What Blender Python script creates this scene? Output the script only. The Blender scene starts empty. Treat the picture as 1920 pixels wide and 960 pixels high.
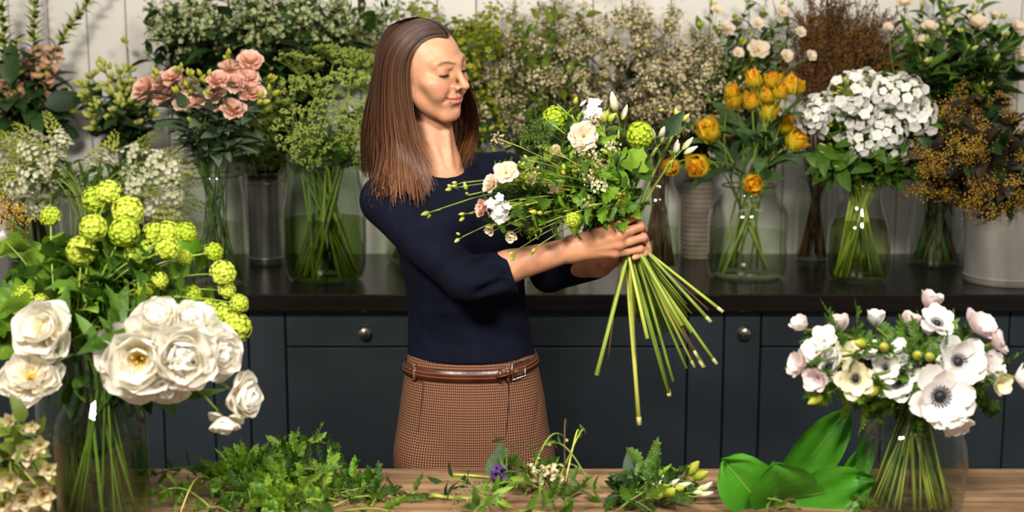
import bpy, math, random
import numpy as np
from mathutils import Vector, Matrix

# ------------------------------------------------------------------ camera, light, exposure
sc = bpy.context.scene
COL = sc.collection
F, PITCH, CAMH = 2600.0, math.radians(9.5), 1.675      # focal length in pixels of a 1920 x 960 frame
cd = bpy.data.cameras.new('camera'); co = bpy.data.objects.new('camera', cd); COL.objects.link(co)
co.location = (0, 0, CAMH); co.rotation_euler = (math.pi / 2 - PITCH, 0, 0)
cd.sensor_width = 36.0; cd.lens = F / 1920 * 36.0; cd.clip_start = 0.05; cd.clip_end = 60
cd.dof.use_dof = True; cd.dof.focus_distance = 3.06; cd.dof.aperture_fstop = 2.6
sc.camera = co
sc.cycles.transparent_max_bounces = 24
w = bpy.data.worlds.new('world'); sc.world = w; w.use_nodes = True
w.node_tree.nodes['Background'].inputs[0].default_value = (1.0, 0.96, 0.90, 1)
w.node_tree.nodes['Background'].inputs[1].default_value = 0.19
sc.view_settings.view_transform = 'Standard'; sc.view_settings.look = 'None'
sc.view_settings.gamma = 1.0; sc.view_settings.use_curve_mapping = False
sc.view_settings.exposure = 0.15


def lamp(name, loc, target, sx, sy, power, col):
    l = bpy.data.lights.new(name, 'AREA'); l.shape = 'RECTANGLE'; l.size = sx; l.size_y = sy
    l.energy = power; l.color = col
    o = bpy.data.objects.new(name, l); COL.objects.link(o); o.location = loc
    o.rotation_euler = (Vector(target) - Vector(loc)).to_track_quat('-Z', 'Y').to_euler()
    o['kind'] = 'structure'
    return o


lamp('ceiling_lamp_key', (-1.05, 0.75, 2.75), (-0.1, 3.3, 1.2), 0.60, 0.34, 88, (1.0, 0.93, 0.84))
lamp('ceiling_lamp_fill', (0.75, 0.85, 2.75), (0.6, 3.5, 1.1), 0.55, 0.34, 68, (1.0, 0.94, 0.86))
lamp('added_rear_light', (0.2, 3.0, 2.85), (0.2, 4.3, 1.3), 3.2, 0.25, 7, (1.0, 0.95, 0.88))  # added light with no known fixture, brightens the back wall and counter

# ------------------------------------------------------------------ pixel -> point helpers
_Fw = Vector((0, math.cos(PITCH), -math.sin(PITCH))); _Up = Vector((0, math.sin(PITCH), math.cos(PITCH)))


def ray(px, py):
    return _Fw + Vector((1, 0, 0)) * ((px - 960) / F) + _Up * (-(py - 480) / F)


def P(px, py, d):
    r = ray(px, py); return Vector((0, 0, CAMH)) + r * (d / r.y)


def G(px, py, z):
    r = ray(px, py); return Vector((0, 0, CAMH)) + r * ((z - CAMH) / r.z)


def mpp(d):
    return d * 1.01 / F


def lin(h):
    h = h.lstrip('#'); v = [int(h[i:i + 2], 16) / 255 for i in (0, 2, 4)]
    return tuple((c / 12.92 if c <= .04045 else ((c + .055) / 1.055) ** 2.4) for c in v) + (1.0,)


R = random.Random(11)
rad = math.radians
I4 = Matrix.Identity(4)
T = Matrix.Translation


def S(s):
    return Matrix.Diagonal((s, s, s, 1)) if not isinstance(s, tuple) else Matrix.Diagonal(s + (1,))


def RX(a): return Matrix.Rotation(a, 4, 'X')
def RY(a): return Matrix.Rotation(a, 4, 'Y')
def RZ(a): return Matrix.Rotation(a, 4, 'Z')


def align(d, roll=0.0):
    return Vector(d).to_track_quat('Z', 'Y').to_matrix().to_4x4() @ RZ(roll)


# ------------------------------------------------------------------ materials
def nodes(name):
    m = bpy.data.materials.new(name); m.use_nodes = True
    nt = m.node_tree; b = nt.nodes['Principled BSDF']
    return m, nt, b, nt.nodes['Material Output']


def N(nt, t, **kw):
    n = nt.nodes.new(t)
    for k, v in kw.items():
        setattr(n, k, v)
    return n


def ramp(nt, stops, interp='LINEAR'):
    n = nt.nodes.new('ShaderNodeValToRGB'); e = n.color_ramp.elements; n.color_ramp.interpolation = interp
    e[0].position, e[0].color = stops[0]; e[1].position, e[1].color = stops[-1]
    for p, c in stops[1:-1]:
        x = e.new(p); x.color = c
    return n


def MAT(name, c1, c2=None, scale=25, rough=.6, trans=0.0, bump=0.0, bscale=60, metal=0.0, spec=.4, rv=0.0, stretch=(1, 1, 1),
        sss=0.0, detail=3):
    m, nt, b, out = nodes(name); L = nt.links.new
    b.inputs['Roughness'].default_value = rough; b.inputs['Metallic'].default_value = metal
    b.inputs['Specular IOR Level'].default_value = spec
    tc = N(nt, 'ShaderNodeTexCoord'); mp = N(nt, 'ShaderNodeMapping'); mp.inputs['Scale'].default_value = stretch
    L(tc.outputs['Object'], mp.inputs[0])
    src = None
    if c2:
        nz = N(nt, 'ShaderNodeTexNoise'); nz.inputs['Scale'].default_value = scale; nz.inputs['Detail'].default_value = detail
        L(mp.outputs[0], nz.inputs['Vector'])
        add = N(nt, 'ShaderNodeMath', operation='ADD'); add.inputs[1].default_value = 0
        if rv:
            oi = N(nt, 'ShaderNodeObjectInfo'); mu = N(nt, 'ShaderNodeMath', operation='MULTIPLY_ADD')
            mu.inputs[1].default_value = rv; mu.inputs[2].default_value = -rv / 2
            L(oi.outputs['Random'], mu.inputs[0]); L(mu.outputs[0], add.inputs[1])
        L(nz.outputs['Fac'], add.inputs[0])
        rp = ramp(nt, [(.3, lin(c1)), (.7, lin(c2))]); L(add.outputs[0], rp.inputs[0]); L(rp.outputs[0], b.inputs['Base Color'])
        src = rp.outputs[0]
    else:
        b.inputs['Base Color'].default_value = lin(c1)
    if bump:
        nb = N(nt, 'ShaderNodeTexNoise'); nb.inputs['Scale'].default_value = bscale; L(mp.outputs[0], nb.inputs['Vector'])
        bp = N(nt, 'ShaderNodeBump'); bp.inputs['Strength'].default_value = bump; bp.inputs['Distance'].default_value = .01
        L(nb.outputs['Fac'], bp.inputs['Height']); L(bp.outputs[0], b.inputs['Normal'])
    if sss:
        b.inputs['Subsurface Weight'].default_value = sss; b.inputs['Subsurface Radius'].default_value = (.01, .005, .003)
    if trans:
        tr = N(nt, 'ShaderNodeBsdfTranslucent'); mx = N(nt, 'ShaderNodeMixShader'); mx.inputs[0].default_value = trans
        if src:
            L(src, tr.inputs[0])
        else:
            tr.inputs[0].default_value = lin(c1)
        L(b.outputs[0], mx.inputs[1]); L(tr.outputs[0], mx.inputs[2]); L(mx.outputs[0], out.inputs[0])
    return m


def PETAL(name, stops, rough=.55, trans=.25, streak=.0, rv=.0):
    """colour runs along the petal (UV v), with streaks across it"""
    m, nt, b, out = nodes(name); L = nt.links.new
    b.inputs['Roughness'].default_value = rough; b.inputs['Specular IOR Level'].default_value = .25
    uv = N(nt, 'ShaderNodeUVMap'); sp = N(nt, 'ShaderNodeSeparateXYZ'); L(uv.outputs[0], sp.inputs[0])
    mp = N(nt, 'ShaderNodeMapping'); mp.inputs['Scale'].default_value = (9, 1.4, 1); L(uv.outputs[0], mp.inputs[0])
    oi = N(nt, 'ShaderNodeObjectInfo'); L(oi.outputs['Random'], mp.inputs['Location'])
    nz = N(nt, 'ShaderNodeTexNoise'); nz.inputs['Scale'].default_value = 1.5; L(mp.outputs[0], nz.inputs['Vector'])
    a = N(nt, 'ShaderNodeMath', operation='MULTIPLY_ADD'); a.inputs[1].default_value = streak; L(nz.outputs['Fac'], a.inputs[0])
    a2 = N(nt, 'ShaderNodeMath', operation='MULTIPLY_ADD'); a2.inputs[1].default_value = rv; L(oi.outputs['Random'], a2.inputs[0])
    a3 = N(nt, 'ShaderNodeMath', operation='SUBTRACT'); a3.inputs[1].default_value = (streak + rv) / 2
    L(sp.outputs['Y'], a2.inputs[2]); L(a2.outputs[0], a.inputs[2]); L(a.outputs[0], a3.inputs[0])
    rp = ramp(nt, [(p, lin(c)) for p, c in stops]); L(a3.outputs[0], rp.inputs[0]); L(rp.outputs[0], b.inputs['Base Color'])
    tr = N(nt, 'ShaderNodeBsdfTranslucent'); mx = N(nt, 'ShaderNodeMixShader'); mx.inputs[0].default_value = trans
    L(rp.outputs[0], tr.inputs[0]); L(b.outputs[0], mx.inputs[1]); L(tr.outputs[0], mx.inputs[2]); L(mx.outputs[0], out.inputs[0])
    return m


def GLASS(name, tint, ior=1.45, rough=.02, boost=1.0, pwr=3.2):
    """thin clear wall: passes light, mirrors by Fresnel"""
    m, nt, b, out = nodes(name); L = nt.links.new
    nt.nodes.remove(b)
    lw = N(nt, 'ShaderNodeLayerWeight'); lw.inputs[0].default_value = .5      # Schlick reflectance, the same from both sides
    pw = N(nt, 'ShaderNodeMath', operation='POWER'); pw.inputs[1].default_value = pwr; L(lw.outputs['Facing'], pw.inputs[0])
    f0 = ((ior - 1) / (ior + 1)) ** 2
    mu = N(nt, 'ShaderNodeMath', operation='MULTIPLY_ADD'); mu.inputs[1].default_value = (.75 - f0) * boost; mu.inputs[2].default_value = f0; mu.use_clamp = True; L(pw.outputs[0], mu.inputs[0])
    tr = N(nt, 'ShaderNodeBsdfTransparent'); tr.inputs[0].default_value = lin(tint)
    gl = N(nt, 'ShaderNodeBsdfGlossy'); gl.inputs['Roughness'].default_value = rough
    mx = N(nt, 'ShaderNodeMixShader'); L(mu.outputs[0], mx.inputs[0]); L(tr.outputs[0], mx.inputs[1]); L(gl.outputs[0], mx.inputs[2])
    L(mx.outputs[0], out.inputs[0])
    return m


# ------------------------------------------------------------------ mesh building
class MB:
    def __init__(s):
        s.V, s.Fc, s.MI, s.UV, s.SM = [], [], [], [], []

    def add(s, V, Fc, m=0, uv=None, M=None, sm=True):
        o = len(s.V); s.SM.extend([sm] * len(Fc))
        if M is not None:
            A = np.array(M)[:3]; V = np.asarray(V, float) @ A[:, :3].T + A[:, 3]
        s.V.extend(map(tuple, V)); s.Fc.extend(tuple(i + o for i in f) for f in Fc); s.MI.extend([m] * len(Fc))
        s.UV.extend(uv if uv is not None else [(0.5, 0.5)] * len(V))
        return s

    def tube(s, pts, r, sides=6, m=0, cap=True, M=None, flat=1.0):
        pts = [Vector(p) for p in pts]; n = len(pts)
        rr = r if hasattr(r, '__len__') else [r] * n
        V, Fc = [], []
        t0 = (pts[1] - pts[0]).normalized()
        ref = Vector((0, 0, 1)) if abs(t0.z) < .9 else Vector((0, 1, 0))
        u = t0.cross(ref).normalized()
        for i, p in enumerate(pts):
            t = (pts[min(i + 1, n - 1)] - pts[max(i - 1, 0)]).normalized()
            u = (u - t * u.dot(t)).normalized(); v = t.cross(u)
            for k in range(sides):
                a = 2 * math.pi * k / sides
                V.append(p + u * (math.cos(a) * rr[i]) + v * (math.sin(a) * rr[i] * flat))
        for i in range(n - 1):
            for k in range(sides):
                k2 = (k + 1) % sides
                Fc.append((i * sides + k, i * sides + k2, (i + 1) * sides + k2, (i + 1) * sides + k))
        if cap:
            Fc.append(tuple(range(sides))[::-1]); Fc.append(tuple((n - 1) * sides + k for k in range(sides)))
        return s.add([tuple(v) for v in V], Fc, m, None, M)

    def lathe(s, prof, seg=32, m=0, M=None):
        V, Fc = [], []
        for (r, z) in prof:
            for k in range(seg):
                a = 2 * math.pi * k / seg; V.append((r * math.cos(a), r * math.sin(a), z))
        for i in range(len(prof) - 1):
            for k in range(seg):
                k2 = (k + 1) % seg
                Fc.append((i * seg + k, i * seg + k2, (i + 1) * seg + k2, (i + 1) * seg + k))
        return s.add(V, Fc, m, None, M)

    def box(s, lo, hi, c=.002, m=0, M=None):
        lo, hi = Vector(lo), Vector(hi)
        c = min(c, min(hi - lo) * .45)
        V = []; idx = {}
        for sx in (0, 1):
            for sy in (0, 1):
                for sz in (0, 1):
                    b = [(lo, hi)[q][i] for i, q in enumerate((sx, sy, sz))]
                    for ax in range(3):
                        v = list(b)
                        for i, q in enumerate((sx, sy, sz)):
                            if i != ax:
                                v[i] += c if q == 0 else -c
                        idx[(sx, sy, sz, ax)] = len(V); V.append(tuple(v))
        Fc = []
        for ax in range(3):
            o1, o2 = [(1, 2), (2, 0), (0, 1)][ax]
            for q in (0, 1):
                cyc = [(0, 0), (1, 0), (1, 1), (0, 1)]
                f = []
                for a, b in cyc:
                    k = [0, 0, 0]; k[ax] = q; k[o1] = a; k[o2] = b; f.append(idx[tuple(k) + (ax,)])
                Fc.append(tuple(f) if q else tuple(f[::-1]))
            for a in (0, 1):
                for b in (0, 1):
                    k0 = [0, 0, 0]; k1 = [0, 0, 0]; k0[o1] = k1[o1] = a; k0[o2] = k1[o2] = b; k0[ax] = 0; k1[ax] = 1
                    f = (idx[tuple(k0) + (o1,)], idx[tuple(k1) + (o1,)], idx[tuple(k1) + (o2,)], idx[tuple(k0) + (o2,)])
                    Fc.append(f if (a == b) else f[::-1])
        for sx in (0, 1):
            for sy in (0, 1):
                for sz in (0, 1):
                    f = tuple(idx[(sx, sy, sz, ax)] for ax in range(3)); Fc.append(f if (sx + sy + sz) % 2 else f[::-1])
        return s.add(V, Fc, m, None, M, False)

    def ball(s, c, r, m=0, seg=8, ring=5, M=None):
        r = r if hasattr(r, '__len__') else (r, r, r)
        V = [(c[0], c[1], c[2] - r[2])]; Fc = []
        for i in range(1, ring):
            a = math.pi * i / ring
            for k in range(seg):
                b = 2 * math.pi * k / seg
                V.append((c[0] + r[0] * math.sin(a) * math.cos(b), c[1] + r[1] * math.sin(a) * math.sin(b), c[2] - r[2] * math.cos(a)))
        V.append((c[0], c[1], c[2] + r[2])); e = len(V) - 1
        for k in range(seg):
            k2 = (k + 1) % seg
            Fc.append((0, 1 + k2, 1 + k)); Fc.append((e, e - seg + k, e - seg + k2))
            for i in range(ring - 2):
                Fc.append((1 + i * seg + k, 1 + i * seg + k2, 1 + (i + 1) * seg + k2, 1 + (i + 1) * seg + k))
        return s.add(V, Fc, m, None, M)

    def petal(s, *a, m=0, M=None, **k):
        V, Fc, uv = patch(*a, **k); return s.add(V, Fc, m, uv, M)

    def build(s, name, mats, smooth=True):
        me = bpy.data.meshes.new(name); me.from_pydata(s.V, [], s.Fc)
        for x in (mats if isinstance(mats, (list, tuple)) else [mats]):
            me.materials.append(x)
        me.polygons.foreach_set('material_index', s.MI)
        me.polygons.foreach_set('use_smooth', s.SM if len(s.SM) == len(s.Fc) else [smooth] * len(s.Fc))
        ul = me.uv_layers.new(name='UVMap'); li = np.zeros(len(me.loops), np.int32); me.loops.foreach_get('vertex_index', li)
        ul.data.foreach_set('uv', np.asarray(s.UV, np.float32)[li].ravel())
        me.update()
        return me


PROF = {
    'round': ([0, .12, .35, .65, .88, 1], [.22, .45, .82, 1, .8, .35]),
    'lance': ([0, .12, .35, .65, 1], [.08, .55, 1, .7, .02]),
    'ovate': ([0, .1, .3, .6, .85, 1], [.1, .7, 1, .75, .35, .02]),
    'arum': ([0, .06, .2, .4, .6, .78, .9, .97, 1], [.3, .6, .9, 1, .95, .75, .45, .2, .02]),
    'strap': ([0, .1, .5, .85, 1], [.5, .8, 1, .8, .05]),
    'lobed': ([0, .08, .25, .36, .46, .6, .7, .85, 1], [.1, .8, 1, .62, .5, .74, .42, .28, .02]),
    'spoon': ([0, .3, .6, .85, 1], [.15, .25, .75, 1, .4]),
    'teeth': ([0, .1, .2, .28, .4, .48, .6, .68, .8, .88, 1], [.15, .5, .85, .6, 1, .65, .9, .5, .6, .3, .02]),
}


def patch(L, W, prof='round', cup=.25, bend=0.0, nu=4, nv=6, ruf=0.0, fold=0.0, seed=0):
    """petal / leaf blade growing along +Z, inner face toward -Y; bend>0 curls outward (+Y)"""
    rr = random.Random(seed); ph = rr.uniform(0, 6.28)
    V, Fc, UV = [], [], []
    y = z = 0.0; dl = L / nv
    for i in range(nv + 1):
        v = i / nv; a = bend * v
        if i:
            a2 = bend * (v - .5 / nv); y += math.sin(a2) * dl; z += math.cos(a2) * dl
        w = W * .5 * float(np.interp(v, *PROF[prof]))
        for j in range(nu + 1):
            u = -1 + 2 * j / nu
            c = cup * w * u * u + fold * w * abs(u)
            c += ruf * L * v * v * (math.sin(u * 4.2 + ph) * .5 + math.sin(u * 7 + ph * 2 + v * 5) * .5)
            V.append((u * w, y - c * math.cos(a), z + c * math.sin(a))); UV.append(((u + 1) / 2, v))
    for i in range(nv):
        for j in range(nu):
            a = i * (nu + 1) + j; Fc.append((a, a + 1, a + nu + 2, a + nu + 1))
    return V, Fc, UV


def obj(name, me, parent=None, M=None, kind=None, label=None):
    o = bpy.data.objects.new(name, me); COL.objects.link(o)
    if parent is not None:
        o.parent = parent
    if M is not None:
        o.matrix_basis = M
    if kind:
        o['kind'] = kind
    if label:
        o['label'] = label
    return o


def tag(o, label, cat, group=None):
    o['label'] = label; o['category'] = cat
    if group:
        o['group'] = group
    return o


def thing(name, label, cat, loc=(0, 0, 0), group=None):
    o = bpy.data.objects.new(name, None); COL.objects.link(o); o.location = loc; o.empty_display_size = .05
    return tag(o, label, cat, group)


ORD = ['first', 'second', 'third', 'fourth', 'fifth', 'sixth', 'seventh', 'eighth', 'ninth', 'tenth', 'eleventh', 'twelfth',
       'thirteenth', 'fourteenth', 'fifteenth', 'sixteenth', 'seventeenth', 'eighteenth', 'nineteenth', 'twentieth',
       'twenty-first', 'twenty-second', 'twenty-third', 'twenty-fourth', 'twenty-fifth', 'twenty-sixth', 'twenty-seventh',
       'twenty-eighth', 'twenty-ninth', 'thirtieth']
# ------------------------------------------------------------------ the setting
M_wall = MAT('white_painted_boards', 'd6d2c9', 'e2ded6', 3, .6, bump=.05, bscale=9, rv=.15)
M_wallback = MAT('board_joint', '8d877c', rough=.9)
M_floor = MAT('grey_stone_floor', '4a443d', '5d564c', 4, .7)
FRONT, REAR, CTOP = 3.85, 4.56, 0.92       # counter front edge, wall face, counter height
TTOP = 0.78                                # work table height
wall = obj('wall_back', MB().box((-2.6, REAR + .02, 0), (2.6, REAR + .12, 2.9), .002).build('wall_back', M_wallback), kind='structure')
x0 = P(90, 60, REAR).x
bw = (P(236, 60, REAR).x - x0) / 2
pl_me = MB().box((.0015, REAR, 0), (bw - .0015, REAR + .018, 2.9), .003).build('wall_board', M_wall)
for k in range(-12, 28):
    obj('board', pl_me, wall, T((x0 + k * bw, 0, 0)))
obj('floor', MB().box((-3.2, -1.6, -.1), (3.2, REAR + .12, 0), .002).build('floor', M_floor), kind='structure')

# back counter: worktop and cabinet units
M_cab = MAT('blue_black_cabinet_paint', '1f272d', '293238', 5, .42, bump=.03, bscale=40, spec=.5)
M_cabgap = MAT('near_black_carcass', '0c0e10', rough=.8)  # one near-black colour for carcass and plinth behind the fronts
M_top = MAT('black_stained_worktop', '0d0b0a', '1b1613', 14, .22, bump=.12, bscale=30, stretch=(.12, 1, 1), spec=.35)
M_steel = MAT('brushed_steel', 'b9b2a6', rough=.25, metal=1.0)
wt = MB().box((-2.3, FRONT, CTOP - .052), (2.3, REAR, CTOP), .004)
tag(obj('worktop', wt.build('worktop', M_top)), 'black stained wooden worktop along the back wall under the vases', 'worktop')


def cx(px): return P(px, 640, FRONT + .03).x


def knob_mesh():
    pr = [(0.0001, 0), (.0065, 0), (.0065, .010), (.009, .013), (.0165, .016), (.0185, .020), (.0175, .025), (.010, .029), (.0001, .030)]
    return MB().lathe(pr, 20).lathe([(.0001, .0), (.019, .0), (.019, .003), (.0001, .004)], 20).build('knob', M_steel)


KN = knob_mesh()
YF = FRONT + .035
ztop = CTOP - .056
zdr = P(1150, 651, YF).z
units = [(-120, 300, 'dark blue-black cabinet at the far left, behind the snowball vase', 'door', None),
         (300, 397, 'narrow cabinet behind the white peonies, left of the wider one', 'door', None),
         (397, 465, 'narrow cabinet just right of the drooping peony, without a knob', 'door', None),
         (465, 535, 'narrow pilaster cabinet left of the knobbed drawer', 'door', None),
         (535, 846, 'dark cabinet with a knobbed drawer left of the woman', 'drawer', 684),
         (846, 980, 'narrow cabinet hidden mostly behind the woman', 'door', None),
         (980, 1290, 'blue-black cabinet with a plain drawer behind the bouquet stems', 'drawer', None),
         (1290, 1358, 'narrow pilaster cabinet under the cut stem ends', 'door', None),
         (1358, 1427, 'narrow pull-out cabinet with a steel knob right of the stems', 'door', 1395),
         (1427, 1660, 'blue-black cabinet with drawer behind the white anemones', 'drawer', None),
         (1660, 1893, 'blue-black cabinet with drawer right of the anemone heads', 'drawer', None),
         (1893, 2130, 'blue-black cabinet at the far right edge', 'drawer', None)]
for (a, b, lab, kind, kx) in units:
    xa, xb = cx(a), cx(b)
    t = thing('cabinet', lab, 'cabinet', ((xa + xb) / 2, YF, 0)); h = (xb - xa) / 2
    obj('body', MB().box((-h, .022, .0), (h, REAR - YF - .02, CTOP - .0525), .001).build('cabinet_body', M_cabgap), t)
    g = .0022
    zlo = .10
    fronts = []
    if kind == 'drawer':
        fronts = [('drawer', zdr + g, ztop), ('door', zlo, zdr - g)]
    else:
        fronts = [('door', zlo, ztop)]
    for nm, z0, z1 in fronts:
        mb = MB().box((-h + g, 0, z0), (h - g, .022, z1), .0025)
        fo = obj(nm, mb.build(nm, M_cab), t)
        if kx and z1 == ztop:
            kp = P(kx, 622, YF)
            obj('knob', KN, fo, T((kp.x - (xa + xb) / 2, 0, kp.z)) @ RX(math.pi / 2), label='round brushed steel knob')
    obj('plinth', MB().box((-h, .05, 0), (h, .07, .10), .001).build('plinth', M_cabgap), t)

# work table in front: plank top
M_plank = None


def wood():
    m, nt, b, out = nodes('worn_table_planks'); L = nt.links.new
    tc = N(nt, 'ShaderNodeTexCoord'); mp = N(nt, 'ShaderNodeMapping'); mp.inputs['Scale'].default_value = (1.1, 16, 16)
    oi = N(nt, 'ShaderNodeObjectInfo')
    ml = N(nt, 'ShaderNodeVectorMath', operation='SCALE'); ml.inputs[0].default_value = (7, 3, 5); L(oi.outputs['Random'], ml.inputs['Scale'])
    L(tc.outputs['Object'], mp.inputs[0]); L(ml.outputs[0], mp.inputs['Location'])
    nz = N(nt, 'ShaderNodeTexNoise'); nz.inputs['Scale'].default_value = 2.2; nz.inputs['Detail'].default_value = 8; nz.inputs['Distortion'].default_value = .8
    L(mp.outputs[0], nz.inputs['Vector'])
    rp = ramp(nt, [(.28, lin('543c29')), (.45, lin('866749')), (.58, lin('9c7c59')), (.75, lin('ad8e69'))]); L(nz.outputs['Fac'], rp.inputs[0])
    n2 = N(nt, 'ShaderNodeTexNoise'); n2.inputs['Scale'].default_value = 5; n2.inputs['Detail'].default_value = 4; L(tc.outputs['Object'], n2.inputs['Vector'])
    r2 = ramp(nt, [(.33, lin('7a6450')), (.55, lin('ffffff'))]); L(n2.outputs['Fac'], r2.inputs[0])
    mx = N(nt, 'ShaderNodeMix', data_type='RGBA', blend_type='MULTIPLY'); mx.inputs[0].default_value = .55
    L(rp.outputs[0], mx.inputs[6]); L(r2.outputs[0], mx.inputs[7]); L(mx.outputs[2], b.inputs['Base Color'])
    b.inputs['Roughness'].default_value = .62
    bp = N(nt, 'ShaderNodeBump'); bp.inputs['Strength'].default_value = .25; bp.inputs['Distance'].default_value = .004
    L(nz.outputs['Fac'], bp.inputs['Height']); L(bp.outputs[0], b.inputs['Normal'])
    return m


M_plank = wood()
TB = G(960, 878, TTOP).y                    # back edge of the table
tab = thing('work_table', 'long worn wooden plank work table in front of the woman', 'table', (0, TB - .45, 0))
for k, (ya, yb) in enumerate([(.45 - .165, .45), (.115, .282), (-.08, .112), (-.265, -.083), (-.45, -.268)]):
    obj('plank', MB().box((-1.5, ya, TTOP - .045), (1.5, yb, TTOP - (.0, .001, .0, .0015, .0)[k]), .003).build('plank', M_plank), tab)
for sx in (-1, 1):
    for sy in (-1, 1):
        obj('leg', MB().box((sx * 1.38 - .04, sy * .37 - .04, 0), (sx * 1.38 + .04, sy * .37 + .04, TTOP - .046), .004).build('leg', M_plank), tab)
    obj('apron', MB().box((-1.34, sx * .38 - .012, TTOP - .14), (1.34, sx * .38 + .012, TTOP - .046), .002).build('apron', M_plank), tab)

# ------------------------------------------------------------------ vases and buckets
M_glass = GLASS('clear_glass', 'f9fbf8', 1.45)
M_rim = GLASS('polished_glass_rim', 'dfe4dc', 1.5, .05, 1.0, 1.6)
M_glassgreen = GLASS('greenish_glass', 'e9f0e6', 1.45)
M_water = GLASS('vase_water', 'eef2e6', 1.08, .03, .15, 6.0)
M_watergreen = GLASS('green_tinted_water', 'd3dbae', 1.08, .03, .15, 6.0)
M_zinc = MAT('galvanised_zinc', '85837e', 'aaa79f', 9, .33, metal=.9, bump=.05, bscale=14, rv=.1)
M_zincw = MAT('weathered_pale_zinc', '6f6b64', '9d988e', 9, .55, metal=.25, bump=.06, bscale=20, stretch=(1, 1, .3))
M_cer = MAT('beige_ribbed_ceramic', '7d7264', '938776', 12, .6)


def vase(name, label, px, pyb, r, h, shape, top=TTOP, wl=.5, glass=M_glass, water=M_water, d=None):
    """px / pyb: pixel of the front bottom rim; r: body radius; shape: list of (radius fraction, height fraction)"""
    if d is None:
        g = G(px, pyb, top); c = Vector((P(px, pyb, g.y + r).x, g.y + r, top))
    else:
        c = Vector((P(px, pyb, d).x, d, top))
    out = [(r * a, h * b) for a, b in shape]
    # smooth profile
    zz = np.linspace(0, 1, 26); ra = np.interp(zz, [b for a, b in shape], [a for a, b in shape])
    for _ in range(2):
        ra[1:-1] = (ra[:-2] + 2 * ra[1:-1] + ra[2:]) / 4
    th = .0035; bt = .012
    prof = [(.0003, 0), (r * ra[0] * .93, 0)] + [(r * q, max(z * h, .003)) for q, z in zip(ra, zz)]
    inn = [(r * q - th, z * h) for q, z in zip(ra, zz) if z * h > bt][::-1]
    t = thing(name, label, 'vase', c)
    obj('glass_body', MB().lathe(prof + [(r * ra[-1] - th * .5, h + .002)] + inn + [(inn[-1][0] * .95, bt), (.0003, bt)], 40).build('vase_glass', glass), t)
    obj('rim', MB().tube([(math.cos(k * math.pi / 16) * (r * ra[-1] - th * .5), math.sin(k * math.pi / 16) * (r * ra[-1] - th * .5), h + .001) for k in range(33)], .0032, 6).build('rim', M_rim), t)
    if wl:
        wz = wl * h
        wp = [(.0003, bt + .0008)] + [(max(.001, r * float(np.interp(z / h, zz, ra)) - th - .0007), z) for z in np.linspace(bt + .0008, wz, 10)] + [(.0003, wz)]
        obj('water', MB().lathe(wp, 36).build('water', water), t)
    nk = int(np.argmin(ra[14:])) + 14
    return dict(c=c, rb=r * ra[2] * .9 - .006, zb=top + bt + .006, zn=top + h * zz[nk], rn=r * ra[nk] * .85 - .006, zr=top + h, rr=r * ra[-1] * .9 - .004, t=t)


def bucket(name, label, px, pyb, r, h, top=CTOP, mat=None, flare=1.15, ribs=0, d=None, handles=False):
    g = G(px, pyb, top); c = Vector((P(px, pyb, g.y + r).x, g.y + r, top))
    if d:
        c = Vector((P(px, pyb, d).x, d, top))
    t = thing(name, label, 'vase' if ribs else 'bucket', c)
    r1 = r * flare; n = 60 if ribs else 12
    prof = [(.0003, 0), (r * .97, 0)]
    for i in range(n + 1):
        z = i / n
        rr_ = r + (r1 - r) * z
        if ribs:
            rr_ = r * (1 + .18 * math.sin(math.pi * min(1, z * 1.1))) + .0022 * math.cos(2 * math.pi * ribs * z)
        prof.append((rr_, .002 + z * (h - .002)))
    e = prof[-1][0]
    if not ribs:
        prof += [(e + .004, h), (e + .0045, h + .003), (e, h + .006)]
    prof += [(e - .004, h + .002)] + [(p[0] - .004, p[1]) for p in prof[2:-4][::-3] if p[1] > .01] + [(r * .9, .008), (.0003, .008)]
    body = obj('body', MB().lathe(prof, 44).build('bucket_body', mat), t)
    if not ribs:
        for zf in (.08, .9):
            rb = r + (r1 - r) * zf
            obj('band', MB().lathe([(rb - .001, zf * h - .004), (rb + .003, zf * h - .002), (rb + .003, zf * h + .002), (rb - .001, zf * h + .004)], 44).build('band', mat), t)
    return dict(c=c, rb=r * .8, zb=top + .012, zn=top + h, rn=r1 * .8, zr=top + h, rr=r1 * .85, t=t)


CYL = [(.97, 0), (1, .05), (1, .85), (.93, .92), (.9, .95), (.95, 1)]
JAR = [(.9, 0), (1, .08), (1, .68), (.93, .78), (.66, .9), (.63, .95), (.68, 1)]
BARREL = [(.85, 0), (.97, .1), (1, .3), (1, .6), (.9, .82), (.84, .93), (.88, 1)]
HOUR = [(.86, 0), (.97, .07), (1, .3), (.97, .55), (.78, .72), (.66, .85), (.74, 1)]
BOTTLE = [(.95, 0), (1, .04), (1, .55), (.93, .62), (.55, .74), (.48, .85), (.5, 1)]
ANEM = [(.8, 0), (.96, .08), (1, .25), (1, .45), (.88, .62), (.56, .76), (.5, .88), (.58, 1)]
m4 = mpp(4.05)
V = {}
V['pink'] = vase('glass_vase', 'clear cylinder vase under the pink lisianthus at left', 407, 548, 57 * m4, .325, CYL, CTOP, .56)
V['zinc'] = bucket('zinc_bucket', 'tall dark galvanised bucket between the two glass vases left of the woman', 500, 500, 32 * mpp(4.35), .29, CTOP, M_zinc, 1.12)
V['dill'] = vase('glass_vase', 'wide barrel vase full of thick green stems beside the woman', 611, 540, 79 * m4, .355, BARREL, CTOP, .52, M_glassgreen, M_watergreen)
V['bupl'] = vase('glass_vase', 'clear vase half hidden behind the woman\'s back', 790, 505, 72 * m4, .30, CYL, CTOP, .45)
V['arm'] = vase('glass_vase', 'clear glass vase showing below the woman\'s bare forearm', 1035, 528, 52 * m4, .27, JAR, CTOP, .3)
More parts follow.
